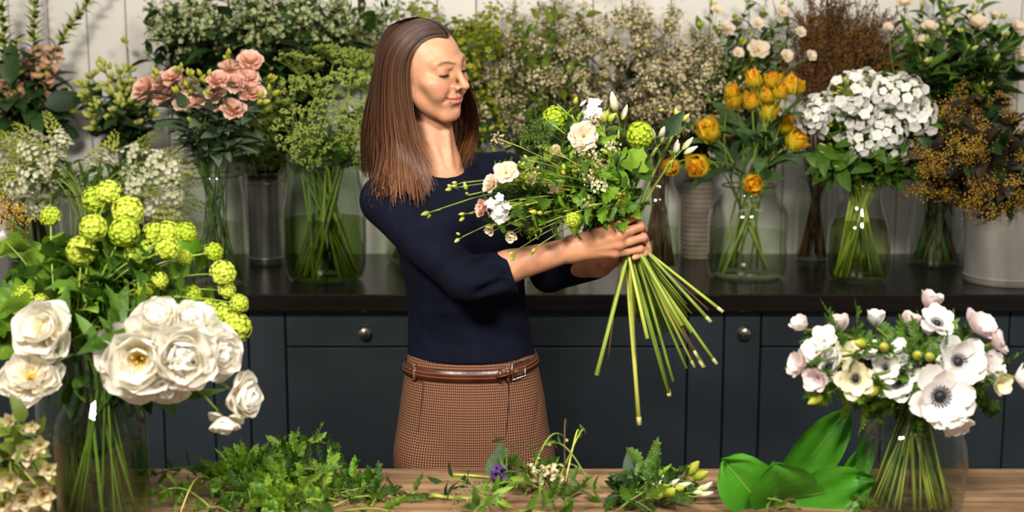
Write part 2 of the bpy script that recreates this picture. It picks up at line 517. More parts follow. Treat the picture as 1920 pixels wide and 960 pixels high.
V['blos'] = vase('glass_vase', 'glass jar with brown branches right behind the holding hand', 1232, 515, 44 * m4, .30, JAR, CTOP, .45)
V['ceram'] = bucket('ribbed_vase', 'beige ribbed ceramic vase left of the tulip jar', 1307, 487, 29 * mpp(4.4), .25, CTOP, M_cer, 1.1, ribs=16)
V['tulip'] = vase('glass_jar', 'wide-shouldered glass jar holding the orange tulips', 1399, 535, 76 * m4, .28, JAR, CTOP, .5)
V['twig'] = vase('glass_vase', 'slim clear vase of dark brown twigs between tulips and phlox', 1523, 497, 34 * mpp(4.4), .27, CYL, CTOP, .0)
V['phlox'] = vase('glass_vase', 'curved glass vase packed with green phlox stems', 1607, 537, 60 * m4, .29, HOUR, CTOP, .62, M_glass, M_watergreen)
V['lily'] = vase('glass_vase', 'clear vase with a few sparse stems left of the big zinc bucket', 1752, 506, 52 * mpp(4.3), .26, CYL, CTOP, .12)
V['gold'] = bucket('zinc_bucket', 'large pale zinc bucket at the right end of the worktop', 1884, 541, 76 * mpp(4.0), .262, CTOP, M_zincw, 1.13)
V['fox'] = vase('glass_vase', 'tall glass vase under the peach foxgloves at far left', 62, 500, 45 * mpp(4.4), .40, BOTTLE, CTOP, .4)
V['snap'] = vase('glass_vase', 'clear vase of white stock hidden behind the snowball blooms', 175, 545, 55 * m4, .27, CYL, CTOP, .5)
V['lisbud'] = vase('glass_vase', 'clear vase of green buds behind the white stock', 255, 500, 45 * mpp(4.4), .36, CYL, CTOP, .5)
V['peony'] = vase('glass_bottle_vase', 'shouldered glass bottle vase holding the white peonies', 200, 1012, .083, .335, BOTTLE, TTOP, .42, M_glassgreen)
V['vib'] = vase('glass_vase', 'tall glass vase with brown stems behind the peony bottle', 148, 985, .066, .33, BARREL, TTOP, .4)
V['anem'] = vase('round_glass_vase', 'round-bellied glass vase of anemones at the table\'s right end', 1703, 990, .101, .262, ANEM, TTOP, .12)
# ------------------------------------------------------------------ plant materials and shared pieces
G_stem = MAT('green_stem', '66802a', '90a440', 18, .5, rv=.5)
G_stemd = MAT('dark_green_stem', '35501c', '4f6b28', 18, .5, rv=.5)
G_stemb = MAT('woody_brown_stem', '3d2a1b', '5d432b', 30, .7, rv=.4)
G_stemy = MAT('pale_yellow_green_stem', '98a838', 'c2c65c', 18, .45, rv=.6)
G_dark = MAT('deep_green_leaf', '1d3416', '315020', 14, .5, trans=.18, rv=.5)
G_mid = MAT('mid_green_leaf', '365616', '587c26', 14, .48, trans=.25, rv=.6)
G_bright = MAT('fresh_green_leaf', '5a8a1c', '8aae36', 12, .45, trans=.3, rv=.6)
G_grey = MAT('grey_green_leaf', '4a5f45', '657a58', 14, .55, trans=.2, rv=.5)
G_olive = MAT('olive_green_leaf', '5a6b22', '7f8f35', 14, .55, trans=.25, rv=.6)
G_bud = MAT('yellow_green_bud', '8fa02a', 'c0c855', 20, .5, trans=.2, rv=.7)
G_umb = MAT('dill_umbel_green', '7d9032', 'a3b355', 40, .6, trans=.2, rv=.6)
G_umbd = MAT('deep_umbel_green', '4f6a22', '6f8a35', 40, .6, trans=.2, rv=.6)
G_bupl = MAT('bupleurum_yellow_green', '808c1e', 'a9a82e', 18, .55, trans=.3, rv=.7)
G_burg = MAT('burgundy_brown_leaf', '1c170e', '372c18', 14, .6, trans=.12, rv=.8)
C_vib = MAT('snowball_lime', 'a9c022', 'd0dc55', 45, .6, trans=.25, rv=.4)
C_cream = MAT('cream_blossom', 'b5a67c', 'd8cca6', 40, .65, trans=.2, rv=.5)
C_white = MAT('white_petal', 'e6e4dd', 'f7f5ef', 20, .55, trans=.22, rv=.3)
C_stock = MAT('creamy_white_bud', 'cfd2a6', 'e9e8cc', 25, .6, trans=.2, rv=.5)
C_gold = MAT('golden_plume', 'a87f1c', 'd6ad40', 40, .65, trans=.15, rv=.6)
C_twig = MAT('russet_twig', '3b2410', '5f3e19', 30, .75, rv=.6)
C_yel = MAT('stamen_yellow', 'd9a520', 'f0cc4a', 60, .6)
C_blk = MAT('anemone_black_centre', '0d0b14', '1d1928', 60, .5)
C_purp = MAT('violet_floret', '5b2f86', '8450ae', 30, .55, trans=.2)
P_peony = PETAL('peony_petal', [(0, 'f0df9a'), (.22, 'f3ead0'), (.6, 'f7f3e6'), (1, 'faf8f0')], .5, .3, .12)
P_anem = PETAL('anemone_petal', [(0, 'cfc6d6'), (.2, 'ece8e8'), (1, 'f6f3ec')], .5, .25, .1)
P_anpk = PETAL('blush_anemone_petal', [(0, 'bfa5b5'), (.3, 'd9c5c9'), (1, 'ecdcd6')], .5, .25, .15)
P_ancr = PETAL('cream_anemone_petal', [(0, 'd4cf8a'), (.3, 'e8e2b6'), (1, 'f2ecd0')], .5, .25, .15)
P_tulip = PETAL('tulip_petal', [(0, 'a3ad2a'), (.25, 'cfc82a'), (.62, 'f5dc3c'), (.9, 'f6c430'), (1, 'ee9020')], .45, .38, .35, .15)
P_pink = PETAL('peach_pink_petal', [(0, 'd9cc8a'), (.3, 'ecbfa2'), (.7, 'f0bba6'), (1, 'f7d8c6')], .5, .3, .3, .3)
P_blush = PETAL('pale_peach_petal', [(0, 'd9cc98'), (.4, 'ecdabd'), (1, 'f1e3cf')], .5, .3, .3, .3)
P_fox = PETAL('foxglove_bell', [(0, 'c9b860'), (.5, 'dcae84'), (1, 'e8bf9c')], .5, .3, .3, .3)
P_helle = PETAL('hellebore_sepal', [(0, '8d9a4a'), (.4, 'c9c190'), (.8, 'dccbaa'), (1, 'c9a98c')], .55, .25, .4, .4)
P_bud = PETAL('pointed_green_bud', [(0, '8aa030'), (.6, 'b9bf52'), (1, 'd9d28a')], .5, .2, .2, .4)
P_budy = PETAL('yellow_lisianthus_bud', [(0, '86982a'), (.5, 'aab236'), (1, 'ccc65c')], .5, .2, .2, .3)


def leaf_set(nm, mat, prof, ratio, n=3, bend=.7, fold=.25, ruf=.0, nu=2, nv=6, stalk=.12):
    out = []
    for k in range(n):
        mb = MB(); mb.petal(1 - stalk, ratio, prof, .05, bend * (.5 + .5 * k), nu, nv, ruf, fold, k, M=T((0, 0, stalk)))
        mb.tube([(0, 0, 0), (0, 0, stalk * 1.1)], .012, 4)
        out.append(mb.build(nm, mat))
    return out


L_dark = leaf_set('leaf', G_dark, 'ovate', .45)
L_mid = leaf_set('leaf', G_mid, 'lance', .30)
L_midov = leaf_set('leaf', G_mid, 'ovate', .5)
L_bright = leaf_set('leaf', G_bright, 'lance', .26)
L_grey = leaf_set('leaf', G_grey, 'ovate', .42)
L_lobed = leaf_set('leaf', G_mid, 'lobed', .85, ruf=.05, nu=4, nv=8)
L_lobedb = leaf_set('leaf', G_bright, 'lobed', .85, ruf=.05, nu=4, nv=8)
L_olive = leaf_set('leaf', G_olive, 'ovate', .42)
L_burg = leaf_set('leaf', G_burg, 'ovate', .5)
L_strap = leaf_set('leaf', G_mid, 'strap', .14, bend=1.3, nv=8)
L_tulip = leaf_set('leaf', MAT('tulip_leaf_green', '3c5a30', '57763f', 12, .5, trans=.25, rv=.5), 'strap', .2, bend=.9, nv=8)
L_tooth = leaf_set('leaf', G_bright, 'teeth', .62, ruf=.04, nu=4, nv=10)
L_toothd = leaf_set('leaf', G_mid, 'teeth', .62, ruf=.04, nu=4, nv=10)


def fib(n):
    g = math.pi * (3 - 5 ** .5)
    for i in range(n):
        z = 1 - 2 * (i + .5) / n; r = math.sqrt(1 - z * z); yield Vector((r * math.cos(g * i), r * math.sin(g * i), z))


def floret5(mb, M, s, m=0, n=5, ratio=.85, flat=1.15):
    for q in range(n):
        mb.petal(s, s * ratio, 'round', .25, .25, 2, 3, m=m, M=M @ RZ(q * 2 * math.pi / n) @ T((0, s * .06, 0)) @ RX(-flat))


def mk_balls(nm, mat, n=70, hollow=.0, core=G_mid):
    out = []
    for k in range(3):
        rr = random.Random(k); mb = MB(); mb.ball((0, 0, 0), .78, 1, 10, 7)
        for d in fib(n):
            if hollow and d.z < -hollow:
                continue
            d2 = (d + Vector((rr.gauss(0, .08), rr.gauss(0, .08), rr.gauss(0, .08)))).normalized()
            floret5(mb, T(d2 * rr.uniform(.86, .96)) @ align(d2, rr.uniform(0, 6)), rr.uniform(.15, .20), 0, 5, .9, 1.15)
        out.append(mb.build(nm, [mat, core]))
    return out


BALL = mk_balls('snowball_head', C_vib, 120, 0, C_vib)
FLAT_VIB = mk_balls('snowball_head', C_vib, 110, .15, C_vib)


def mk_umbel(nm, mat, rays=24, sub=13, dome=.45, dot=.045, smat=G_stem, seed=0):
    rr = random.Random(seed); mb = MB()
    for d in fib(rays * 2):
        if d.z < .12:
            continue
        a = Vector((d.x * 1.0, d.y * 1.0, .35 + d.z * dome)) * rr.uniform(.88, 1.05)
        mb.tube([(0, 0, 0), a * .5 + Vector((0, 0, .06)), a], .009, 3, 0, False)
        for j in range(sub):
            e = Vector((rr.gauss(0, 1), rr.gauss(0, 1), abs(rr.gauss(0, .9)))).normalized() * rr.uniform(.10, .2)
            mb.ball(a + e, dot * rr.uniform(.8, 1.4), 1, 4, 3)
    return mb.build(nm, [smat, mat])


UMB = [mk_umbel('umbel', G_umb, seed=k) for k in range(3)]
UMBD = [mk_umbel('umbel', G_umbd, seed=k + 5) for k in range(2)]
UMBW = [mk_umbel('umbel', C_cream, 16, 9, .5, .03, seed=k + 9) for k in range(2)]


def mk_cluster(nm, mats, n, fl, spread=1.0, seed=0, flsize=.2, leaves=0):
    """airy cluster of tiny blossoms on fine side twigs, radius about 1"""
    rr = random.Random(seed); mb = MB()
    for i in range(n):
        e = Vector((rr.gauss(0, .45), rr.gauss(0, .45), rr.gauss(.1, .5)))
        if i % 3 == 0:
            mb.tube([(0, 0, -.3), e * .6, e], .014, 3, 1, False)
        d = (e + Vector((0, 0, .4)) + Vector((rr.gauss(0, .4), rr.gauss(0, .4), rr.gauss(0, .4)))).normalized()
        if fl:
            floret5(mb, T(e) @ align(d, rr.uniform(0, 6)), flsize * rr.uniform(.75, 1.2), 0, 5, .85, 1.1)
        else:
            mb.ball(e, flsize * rr.uniform(.6, 1.1), 0, 5, 4)
    for i in range(leaves):
        d = Vector((rr.gauss(0, 1), rr.gauss(0, 1), rr.gauss(.2, .7))).normalized()
        mb.petal(.8, .35, 'lance', .05, .5, 2, 4, fold=.2, m=2, M=T(d * .2) @ align(d, rr.uniform(0, 6)))
    return mb.build(nm, mats)


CL_cream = [mk_cluster('blossom_cluster', [C_cream, G_stemb, G_olive], 34, True, seed=k, flsize=.17, leaves=2) for k in range(4)]
CL_gold = [mk_cluster('golden_plume', [C_gold, G_stemb, G_burg], 70, False, seed=k + 20, flsize=.075, leaves=1) for k in range(3)]
C_tin = MAT('pale_green_floret', '8f9c62', 'b9bf8e', 40, .6, trans=.2, rv=.5)
CL_tinus = [mk_cluster('green_white_cluster', [C_tin, G_stem, G_dark], 40, True, seed=k + 30, flsize=.15, leaves=3) for k in range(3)]
CL_tinusg = [mk_cluster('green_bud_cluster', [G_umb, G_stem, G_dark], 46, False, seed=k + 36, flsize=.10, leaves=2) for k in range(2)]


CL_white = [mk_cluster('white_cluster', [C_white, G_stem, G_bright], 26, True, seed=k + 50, flsize=.42, leaves=1) for k in range(2)]


def mk_bupl(seed):
    rr = random.Random(seed); mb = MB()
    for i in range(26):
        e = Vector((rr.gauss(0, .5), rr.gauss(0, .5), rr.gauss(.2, .5)))
        mb.tube([(0, 0, -.5), e * .5, e], .012, 3, 1, False)
        d = (e + Vector((0, -.3, .5))).normalized()
        floret5(mb, T(e) @ align(d, rr.uniform(0, 6)), rr.uniform(.16, .24), 0, 5, 1.0, 1.25)
        if i % 4 == 0:
            mb.ball(e + d * .05, .05, 0, 5, 4)
    return mb.build('bupleurum_cluster', [G_bupl, G_stem])


CL_bupl = [mk_bupl(k) for k in range(3)]


def mk_spike(seed, mats, n=46, taper=True):
    """raceme, length 1 along z: open florets low, buds high"""
    rr = random.Random(seed); mb = MB(); mb.tube([(0, 0, 0), (.02, 0, .5), (0, .01, 1)], [.02, .014, .006], 4, 1)
    for i in range(n):
        v = (i + .5) / n; az = i * 2.4 + rr.uniform(-.3, .3); rad_ = (.17 * (1 - v) + .045) if taper else .15
        p = Vector((math.cos(az) * rad_, math.sin(az) * rad_, v * .96)); d = Vector((math.cos(az), math.sin(az), .5 + v)).normalized()
        if v < .42:
            floret5(mb, T(p) @ align(d, rr.uniform(0, 6)), rr.uniform(.055, .085), 0, 5, .95, .9)
        else:
            mb.ball((0, 0, .03), (.026 * (1.5 - v), .026 * (1.5 - v), .05 * (1.45 - v)), 2, 5, 4, M=T(p) @ align(d))
    return mb.build('flower_spike', mats)


SPIKE = [mk_spike(k, [C_stock, G_stem, G_bud], 84) for k in range(4)]


def mk_twig(seed):
    rr = random.Random(seed); mb = MB()

    def br(p, d, l, r, lv):
        q = [p]
        for i in range(4):
            d = (d + Vector((rr.gauss(0, .12), rr.gauss(0, .12), rr.gauss(.05, .08)))).normalized(); q.append(q[-1] + d * l / 4)
        mb.tube(q, [r, r * .9, r * .8, r * .65, r * .4], 3, 0, False)
        if lv < 2:
            for i in range(4 if lv == 0 else 3):
                k = rr.randint(1, 4); e = (d + Vector((rr.gauss(0, .4), rr.gauss(0, .4), .25))).normalized()
                br(q[k], e, l * rr.uniform(.4, .6), r * .6, lv + 1)
        for i in range(7):
            k = rr.randint(1, 4); e = q[k] + Vector((rr.gauss(0, .02), rr.gauss(0, .02), rr.gauss(0, .03)))
            mb.ball(e, (.011, .011, .02), 1, 4, 3)
    br(Vector((0, 0, 0)), Vector((0, 0, 1)), 1.0, .018, 0)
    return mb.build('twig_spray', [C_twig, MAT('dry_catkin', '553812', '7d561c', 30, .8, rv=.6)])


TWIG = [mk_twig(k) for k in range(4)]

# petals (unit length, scaled on placing)


def petal_set(nm, mat, n, **k):
    out = []
    for i in range(n):
        mb = MB(); mb.petal(1, seed=i, **k); out.append(mb.build(nm, mat))
    return out


PT_peo_o = petal_set('petal', P_peony, 3, W=1.15, prof='round', cup=.62, bend=-1.15, ruf=.03, nu=6, nv=7)
PT_peo_i = petal_set('petal', P_peony, 3, W=.9, prof='round', cup=.6, bend=-1.25, ruf=.07, nu=5, nv=6)
PT_an = {k: petal_set('petal', m, 3, W=.82, prof='round', cup=.25, bend=-.35, ruf=.05, nu=4, nv=5) for k, m in (('w', P_anem), ('p', P_anpk), ('c', P_ancr))}
PT_tul = petal_set('petal', P_tulip, 3, W=.8, prof='ovate', cup=.5, bend=-.95, ruf=.04, nu=4, nv=6)
PT_pink = petal_set('petal', P_pink, 3, W=1.0, prof='round', cup=.35, bend=.35, ruf=.12, nu=5, nv=5)
PT_blush = petal_set('petal', P_blush, 3, W=.95, prof='round', cup=.35, bend=.1, ruf=.1, nu=4, nv=5)
PT_hel = petal_set('petal', P_helle, 3, W=.75, prof='ovate', cup=.3, bend=-.25, ruf=.04, nu=4, nv=5)
PT_white = petal_set('petal', C_white, 2, W=.42, prof='lance', cup=.2, bend=.2, nu=2, nv=4)


def mk_bell():
    mb = MB(); mb.lathe([(.10, 0), (.2, .12), (.27, .4), (.28, .7), (.34, .92), (.42, 1.0), (.40, 1.0), (.25, .7), (.22, .3)], 10)
    me = mb.build('bell', P_fox)
    ul = me.uv_layers[0]
    for lp in me.loops:
        z = me.vertices[lp.vertex_index].co.z; ul.data[lp.index].uv = (.5, z)
    return me


BELL = mk_bell()


def mk_bud(mat, fat=.28, nm='bud'):
    mb = MB()
    mb.lathe([(.02, 0), (fat * .6, .08), (fat, .35), (fat * .8, .65), (fat * .3, .92), (.005, 1)], 8)
    me = mb.build(nm, mat); ul = me.uv_layers[0]
    for lp in me.loops:
        c = me.vertices[lp.vertex_index].co; ul.data[lp.index].uv = (.5 + c.x, c.z)
    return me


BUD = mk_bud(P_bud); BUDY = mk_bud(P_budy, .30); BUDW = mk_bud(PETAL('white_bud', [(0, 'a9b95a'), (.4, 'dfe0b8'), (1, 'f3f1e2')], .5, .2), .19)
ANCENT = MB()
ANCENT.ball((0, 0, .12), (.17, .17, .13), 0, 12, 7)
for q in range(34):
    a_ = q * 2 * math.pi / 34; r_ = .25 + .06 * (q % 2)
    ANCENT.tube([(.1 * math.cos(a_), .1 * math.sin(a_), .06), (r_ * math.cos(a_), r_ * math.sin(a_), .17)], .008, 3, 0)
    ANCENT.ball((r_ * math.cos(a_), r_ * math.sin(a_), .175), .028, 0, 5, 4)
ANCENT = ANCENT.build('stamens', C_blk)
YCENT = MB()
for d_ in fib(70):
    if d_.z > -.1:
        YCENT.tube([(0, 0, 0), d_ * .9], .03, 3, 0); YCENT.ball(d_ * .95, .07, 0, 4, 3)
YCENT = YCENT.build('stamens', C_yel)
DCENT = MB().ball((0, 0, .03), (.15, .15, .1), 0, 8, 5).build('flower_centre', MAT('dark_gold_centre', '6b3c12', 'a87024', 40, .6))
PHLOX = []
for k in range(2):
    mb = MB(); floret5(mb, I4, 1.0, 0, 5, 1.05, 1.4 - .1 * k); mb.ball((0, 0, .02), .1, 1, 5, 4); mb.tube([(0, 0, -.7), (0, 0, 0)], .06, 4, 1); PHLOX.append(mb.build('floret', [C_white, G_bud]))
PHGREEN = []
for k in range(2):
    rr = random.Random(k); mb = MB()
    for i in range(26):
        d = Vector((rr.gauss(0, 1), rr.gauss(0, 1), rr.uniform(.3, 1.4))).normalized()
        mb.tube([(0, 0, -.35), d * .55], .02, 3, 0, False); mb.ball((0, 0, 0), (.05, .05, .13), 1, 5, 4, M=T(d * .62) @ align(d))
    PHGREEN.append(mb.build('bud_cluster', [G_stem, G_bud]))
RUFF = []
for k in range(2):
    rr = random.Random(k); mb = MB()
    for i in range(16):
        az = i * 2.4; mb.petal(.75 * rr.uniform(.6, 1), .2, 'teeth', .1, .4, 2, 8, .05, 0, i, M=RZ(az) @ RX(-1.0 - rr.uniform(-.4, .4)))
    RUFF.append(mb.build('leafy_ruff', G_mid))
FERN = []
for k in range(3):          # divided herb leaf, length 1
    rr = random.Random(k + 3); mb = MB(); mb.tube([(0, 0, 0), (.02, .03, .5), (0, .12, 1)], [.012, .01, .005], 4)
    for i in range(9):
        v = .15 + .1 * i; y = .12 * v * v
        for s_ in (-1, 1):
            mb.petal(.34 * (1.15 - v * .6), .15, 'teeth', .1, .5, 2, 6, 0, .1, i, M=T((0, y, v)) @ RY(s_ * (.95 + rr.uniform(-.2, .2))) @ RX(rr.uniform(-.4, .2)))
    mb.petal(.3, .16, 'teeth', .1, .3, 2, 6, M=T((0, .1, .93)))
    FERN.append(mb)
FERN_b = [m.build('leaf', G_bright) for m in FERN]; FERN_m = [m.build('leaf', G_mid) for m in FERN]

ch = R.choice


# ------------------------------------------------------------------ stems
def bez(a, b, c, n):
    return [a * ((1 - t) ** 2) + b * (2 * t * (1 - t)) + c * (t * t) for t in [i / n for i in range(n + 1)]]


def stem_path(base, neck, head, droop=0.0):
    d1 = (neck - base)
    L = (head - neck).length
    c = neck + d1.normalized() * L * .5 + Vector((0, 0, droop))
    return [base.lerp(neck, t) for t in (0, .35, .7)] + bez(neck, c, head, 9)


def leaves(t, pts, meshes, n, size, t0=.45, t1=.95, tilt=(.6, 1.2), name='leaf'):
    m = len(pts) - 1; az = R.uniform(0, 6)
    for i in range(n):
        f = t0 + (t1 - t0) * (i + R.random() * .6) / max(n, 1); k = min(int(f * m), m - 1); p = pts[k].lerp(pts[k + 1], f * m - k)
        tan = (pts[k + 1] - pts[k]).normalized(); az += 2.4 + R.uniform(-.4, .4)
        A = align(tan, az) @ RX(-R.uniform(*tilt))
        obj(name, ch(meshes), t, T(p) @ A @ RZ(R.uniform(-.4, .4)) @ S(size * R.uniform(.7, 1.15)))


def stem_thing(name, label, cat, group, v, head, mat, r=.0022, lf=None, headfn=None, size=.03, face=None, droop=0.0, neckrand=1.0, sides=5):
    c = v['c']; out = Vector((head.x - c.x, head.y - c.y, 0)); L = out.length; out = out / L if L > 1e-4 else Vector((1, 0, 0))
    side = Vector((-out.y, out.x, 0))
    fr = min(1.0, L / .25)
    j = R.uniform(-.7, .7)
    base = Vector((c.x, c.y, v['zb'])) - (RZ(R.gauss(0, .8)) @ out) * v['rb'] * (.45 + .55 * math.sqrt(R.random()))
    rim = v['zr'] - v['zn'] > .01
    neck = Vector((c.x, c.y, v['zn'])) + out * v['rn'] * (.15 + .75 * R.random()) * (.35 + .65 * fr) + side * v['rn'] * .55 * R.uniform(-1, 1)
    t = thing(name, label, cat, base, group)
    pts = [p - base for p in stem_path(base, neck, head, droop)]
    n = len(pts)
    obj('stem', MB().tube(pts, [r * (1.15 - .5 * i / n) for i in range(n)], sides).build('stem', mat), t)
    tan = (pts[-1] - pts[-2]).normalized()
    if lf:
        for l in (lf if isinstance(lf, list) else [lf]):
            leaves(t, pts, *l)
    d = tan if face is None else (Vector(face).normalized() if not isinstance(face, float) else (tan * (1 - face) + Vector((0, -.9, .35)) * face).normalized())
    if headfn:
        headfn(t, pts[-1], d, size)
    return t, pts


def h_mesh(nm, meshes):
    def f(t, p, d, s):
        obj(nm, ch(meshes), t, T(p) @ align(d, R.uniform(0, 6)) @ S(s), kind='stuff')
    return f


def ring(bl, meshes, n, a, s, r0=0.0, z=0.0, off=0.0, jit=.15):
    for i in range(n):
        az = off + 2 * math.pi * i / n + R.uniform(-jit, jit)
        obj('petal', ch(meshes), bl, RZ(az) @ T((0, r0, z)) @ RX(-(a + R.uniform(-jit, jit))) @ RZ(0) @ S(s * R.uniform(.9, 1.1)))


def h_peony(op=1.0, nopen=True):
    def f(t, p, d, s):           # s = radius
        bl = obj('flower_head', YCENT, t, T(p) @ align(d, R.uniform(0, 6)) @ S(s))
        k = .26 if nopen else .15
        for ch_ in (1,):
            pass
        ring(bl, PT_peo_o, 6, 1.95 * op, 1.12, .08, -.12, 0, .4)
        ring(bl, PT_peo_o, 6, 1.6 * op, 1.08, .08, -.06, .5, .4)
        ring(bl, PT_peo_o, 6, 1.25 * op, .92, .08, 0, .15, .35)
        if nopen:
            ring(bl, PT_peo_i, 5, 1.2 * op, .6, .12, .05, .3, .4)
        if not nopen:
            ring(bl, PT_peo_o, 6, .85 * op, .85, .07, .0, .5, .35); ring(bl, PT_peo_i, 6, .45 * op, .85, .04, .05, .3, .35); ring(bl, PT_peo_i, 4, .15, .75, .03, .1, .3, .3)
        # the stamens stay small inside
        bl.data = YC_SMALL
    return f


YC_SMALL = MB()
for d_ in fib(60):
    if d_.z > 0:
        YC_SMALL.tube([(0, 0, 0), d_ * .36], .012, 3, 0); YC_SMALL.ball(d_ * .37, .036, 0, 4, 3)
YC_SMALL = YC_SMALL.build('stamens', C_yel)


def h_anem(key='w', op=1.35, dark=True):
    def f(t, p, d, s):
        bl = obj('flower_head', ANCENT if dark else DCENT, t, T(p) @ align(d, R.uniform(0, 6)) @ S(s))
        ring(bl, PT_an[key], 5, op, 1.0, .04, 0, 0, .12); ring(bl, PT_an[key], 5, op - .22, .92, .03, .02, .63, .12)
        obj('leafy_ruff', ch(RUFF), t, T(p - d * s * .75) @ align(d, R.uniform(0, 6)) @ S(s * .95))
    return f


def h_tulip(t, p, d, s):
    bl = obj('flower_head', YC_SMALL, t, T(p - d * s) @ align(d, R.uniform(0, 6)) @ S(s))
    ring(bl, PT_tul, 6, .75, 1.75, .12, 0, 0, .12); ring(bl, PT_tul, 5, .55, 1.7, .1, .05, .5, .12); ring(bl, PT_tul, 4, .25, 1.6, .06, .1, .2, .1)


def h_rose(meshes, op=1.0, centre=None):
    def f(t, p, d, s):
        bl = obj('flower_head', centre or YC_SMALL, t, T(p - d * s * .4) @ align(d, R.uniform(0, 6)) @ S(s))
        ring(bl, meshes, 6, .95 * op, 1.05, .06, 0, 0, .2); ring(bl, meshes, 5, .6 * op, .95, .05, .05, .5, .2); ring(bl, meshes, 4, .28 * op, .85, .03, .1, .2, .15)
    return f


def h_open(meshes, n=6, op=1.25, centre=None):
    def f(t, p, d, s):
        bl = obj('flower_head', centre or DCENT, t, T(p) @ align(d, R.uniform(0, 6)) @ S(s))
        ring(bl, meshes, n, op, 1.0, .05, 0, 0, .15); ring(bl, meshes, max(3, n - 1), op - .35, .8, .04, .02, .5, .15)
    return f


def h_phlox(t, p, d, s):
    hd = obj('flower_head', ch(PHGREEN), t, T(p - d * s * .3) @ align(d, R.uniform(0, 6)) @ S(s))
    for e in fib(46):
        if e.z > -.3 and R.random() < .8:
            e2 = Vector((e.x, e.y, e.z * .75)) * R.uniform(.85, 1.08)
            obj('floret', ch(PHLOX), hd, T(e2) @ align((e + Vector((R.gauss(0, .25), R.gauss(0, .25), .1))).normalized(), R.uniform(0, 6)) @ S(R.uniform(.21, .28)))


def h_buds(mesh, n=4, sp=.7):
    def f(t, p, d, s):
        for i in range(n):
            e = (d + Vector((R.gauss(0, sp), R.gauss(0, sp), R.gauss(.1, sp * .5)))).normalized()
            q = p + e * s * R.uniform(.2, 1.0)
            b = obj('bud', mesh, t, T(q) @ align(e) @ S(s * R.uniform(.7, 1.1)))
            if i:
                obj('bud_stalk', STALK, b, RX(math.pi) @ S((1, 1, 1.3)))
    return f


STALK = MB().tube([(0, 0, 0), (.05, .02, .5), (.1, .05, 1)], [.05, .04, .04], 4).build('bud_stalk', G_stem)


def scatter(cxp, cyp, rx, ry, d0, dd, n, rot=0.0):
    """n spread-out points: pixel ellipse, domed toward the viewer"""
    pts = []
    for i in range(n):
        best = None
        for k in range(10):
            a = R.uniform(0, 6.283); q = math.sqrt(R.random()); e = (q * math.cos(a), q * math.sin(a))
            m = min([(e[0] - o[0]) ** 2 + (e[1] - o[1]) ** 2 for o in pts] or [9])
            if best is None or m > best[0]:
                best = (m, e)
        pts.append(best[1])
    out = []
    for ex, ey in pts:
        q = min(1, math.hypot(ex, ey)); d = d0 - dd * math.sqrt(1 - q * q) * R.uniform(.35, 1)
        out.append(P(cxp + rx * ex, cyp + ry * ey, min(d, REAR - .07)))
    return out
# ------------------------------------------------------------------ counter: back row
def many(name, label, cat, group, v, heads, mat, **k):
    sz = k.pop('size', .03)
    qx = sorted(h.x / h.y for h in heads); qz = sorted(h.z for h in heads); n = len(heads)
    for h in heads:
        i = qx.index(h.x / h.y); a = 'left' if i < n / 3 else 'middle' if i < 2 * n / 3 else 'right'
        lb_ = label + ', %s %s' % ('upper' if qz.index(h.z) >= n / 2 else 'lower', a)
        stem_thing(name, lb_, cat, group, v, h, mat, size=sz * R.uniform(.85, 1.15), **k)


# dark evergreen viburnum bush with green-white clusters, top left of the woman
def h_multi(meshes, nm, n, spread, s0):
    def f(t, p, d, s):
        for i in range(n):
            e = Vector((R.gauss(0, spread), R.gauss(0, spread * .7), R.gauss(-spread * .2, spread * .6))) if i else Vector((0, 0, 0))
            q = p + e
            if i:
                obj('side_twig', SIDE, t, T(p - d * .05) @ align(e + d * .05) @ S((1, 1, (e + d * .05).length)))
            obj(nm, ch(meshes), t, T(q) @ align((d + Vector((R.gauss(0, .3), R.gauss(0, .3), 0))).normalized(), R.uniform(0, 6)) @ S(s * R.uniform(.8, 1.15)), kind='stuff')
    return f


SIDE = MB().tube([(0, 0, 0), (.004, .002, .5), (0, 0, 1)], [.0016, .0013, .001], 4).build('side_twig', G_stemd)
hd = scatter(480, 40, 225, 52, 4.36, .16, 22)
many('viburnum', 'dark leafy viburnum stem with pale green clusters in the tall zinc bucket', 'foliage', 'viburnum stems in tall bucket', V['zinc'], hd, G_stemb,
     r=.003, lf=(L_dark, 22, .115, .35, .98), headfn=h_multi(CL_tinus, 'blossom_cluster', 3, .035, .04), size=.046)
hd = scatter(470, 95, 200, 60, 4.44, .08, 14)
many('viburnum', 'dark leafy viburnum stem with green bud clusters in the tall zinc bucket', 'foliage', 'budded viburnum stems in tall bucket', V['zinc'], hd, G_stemb,
     r=.003, lf=(L_dark, 24, .125, .35, .98), headfn=h_multi(CL_tinusg, 'bud_cluster', 1, .03, .03), size=.026)

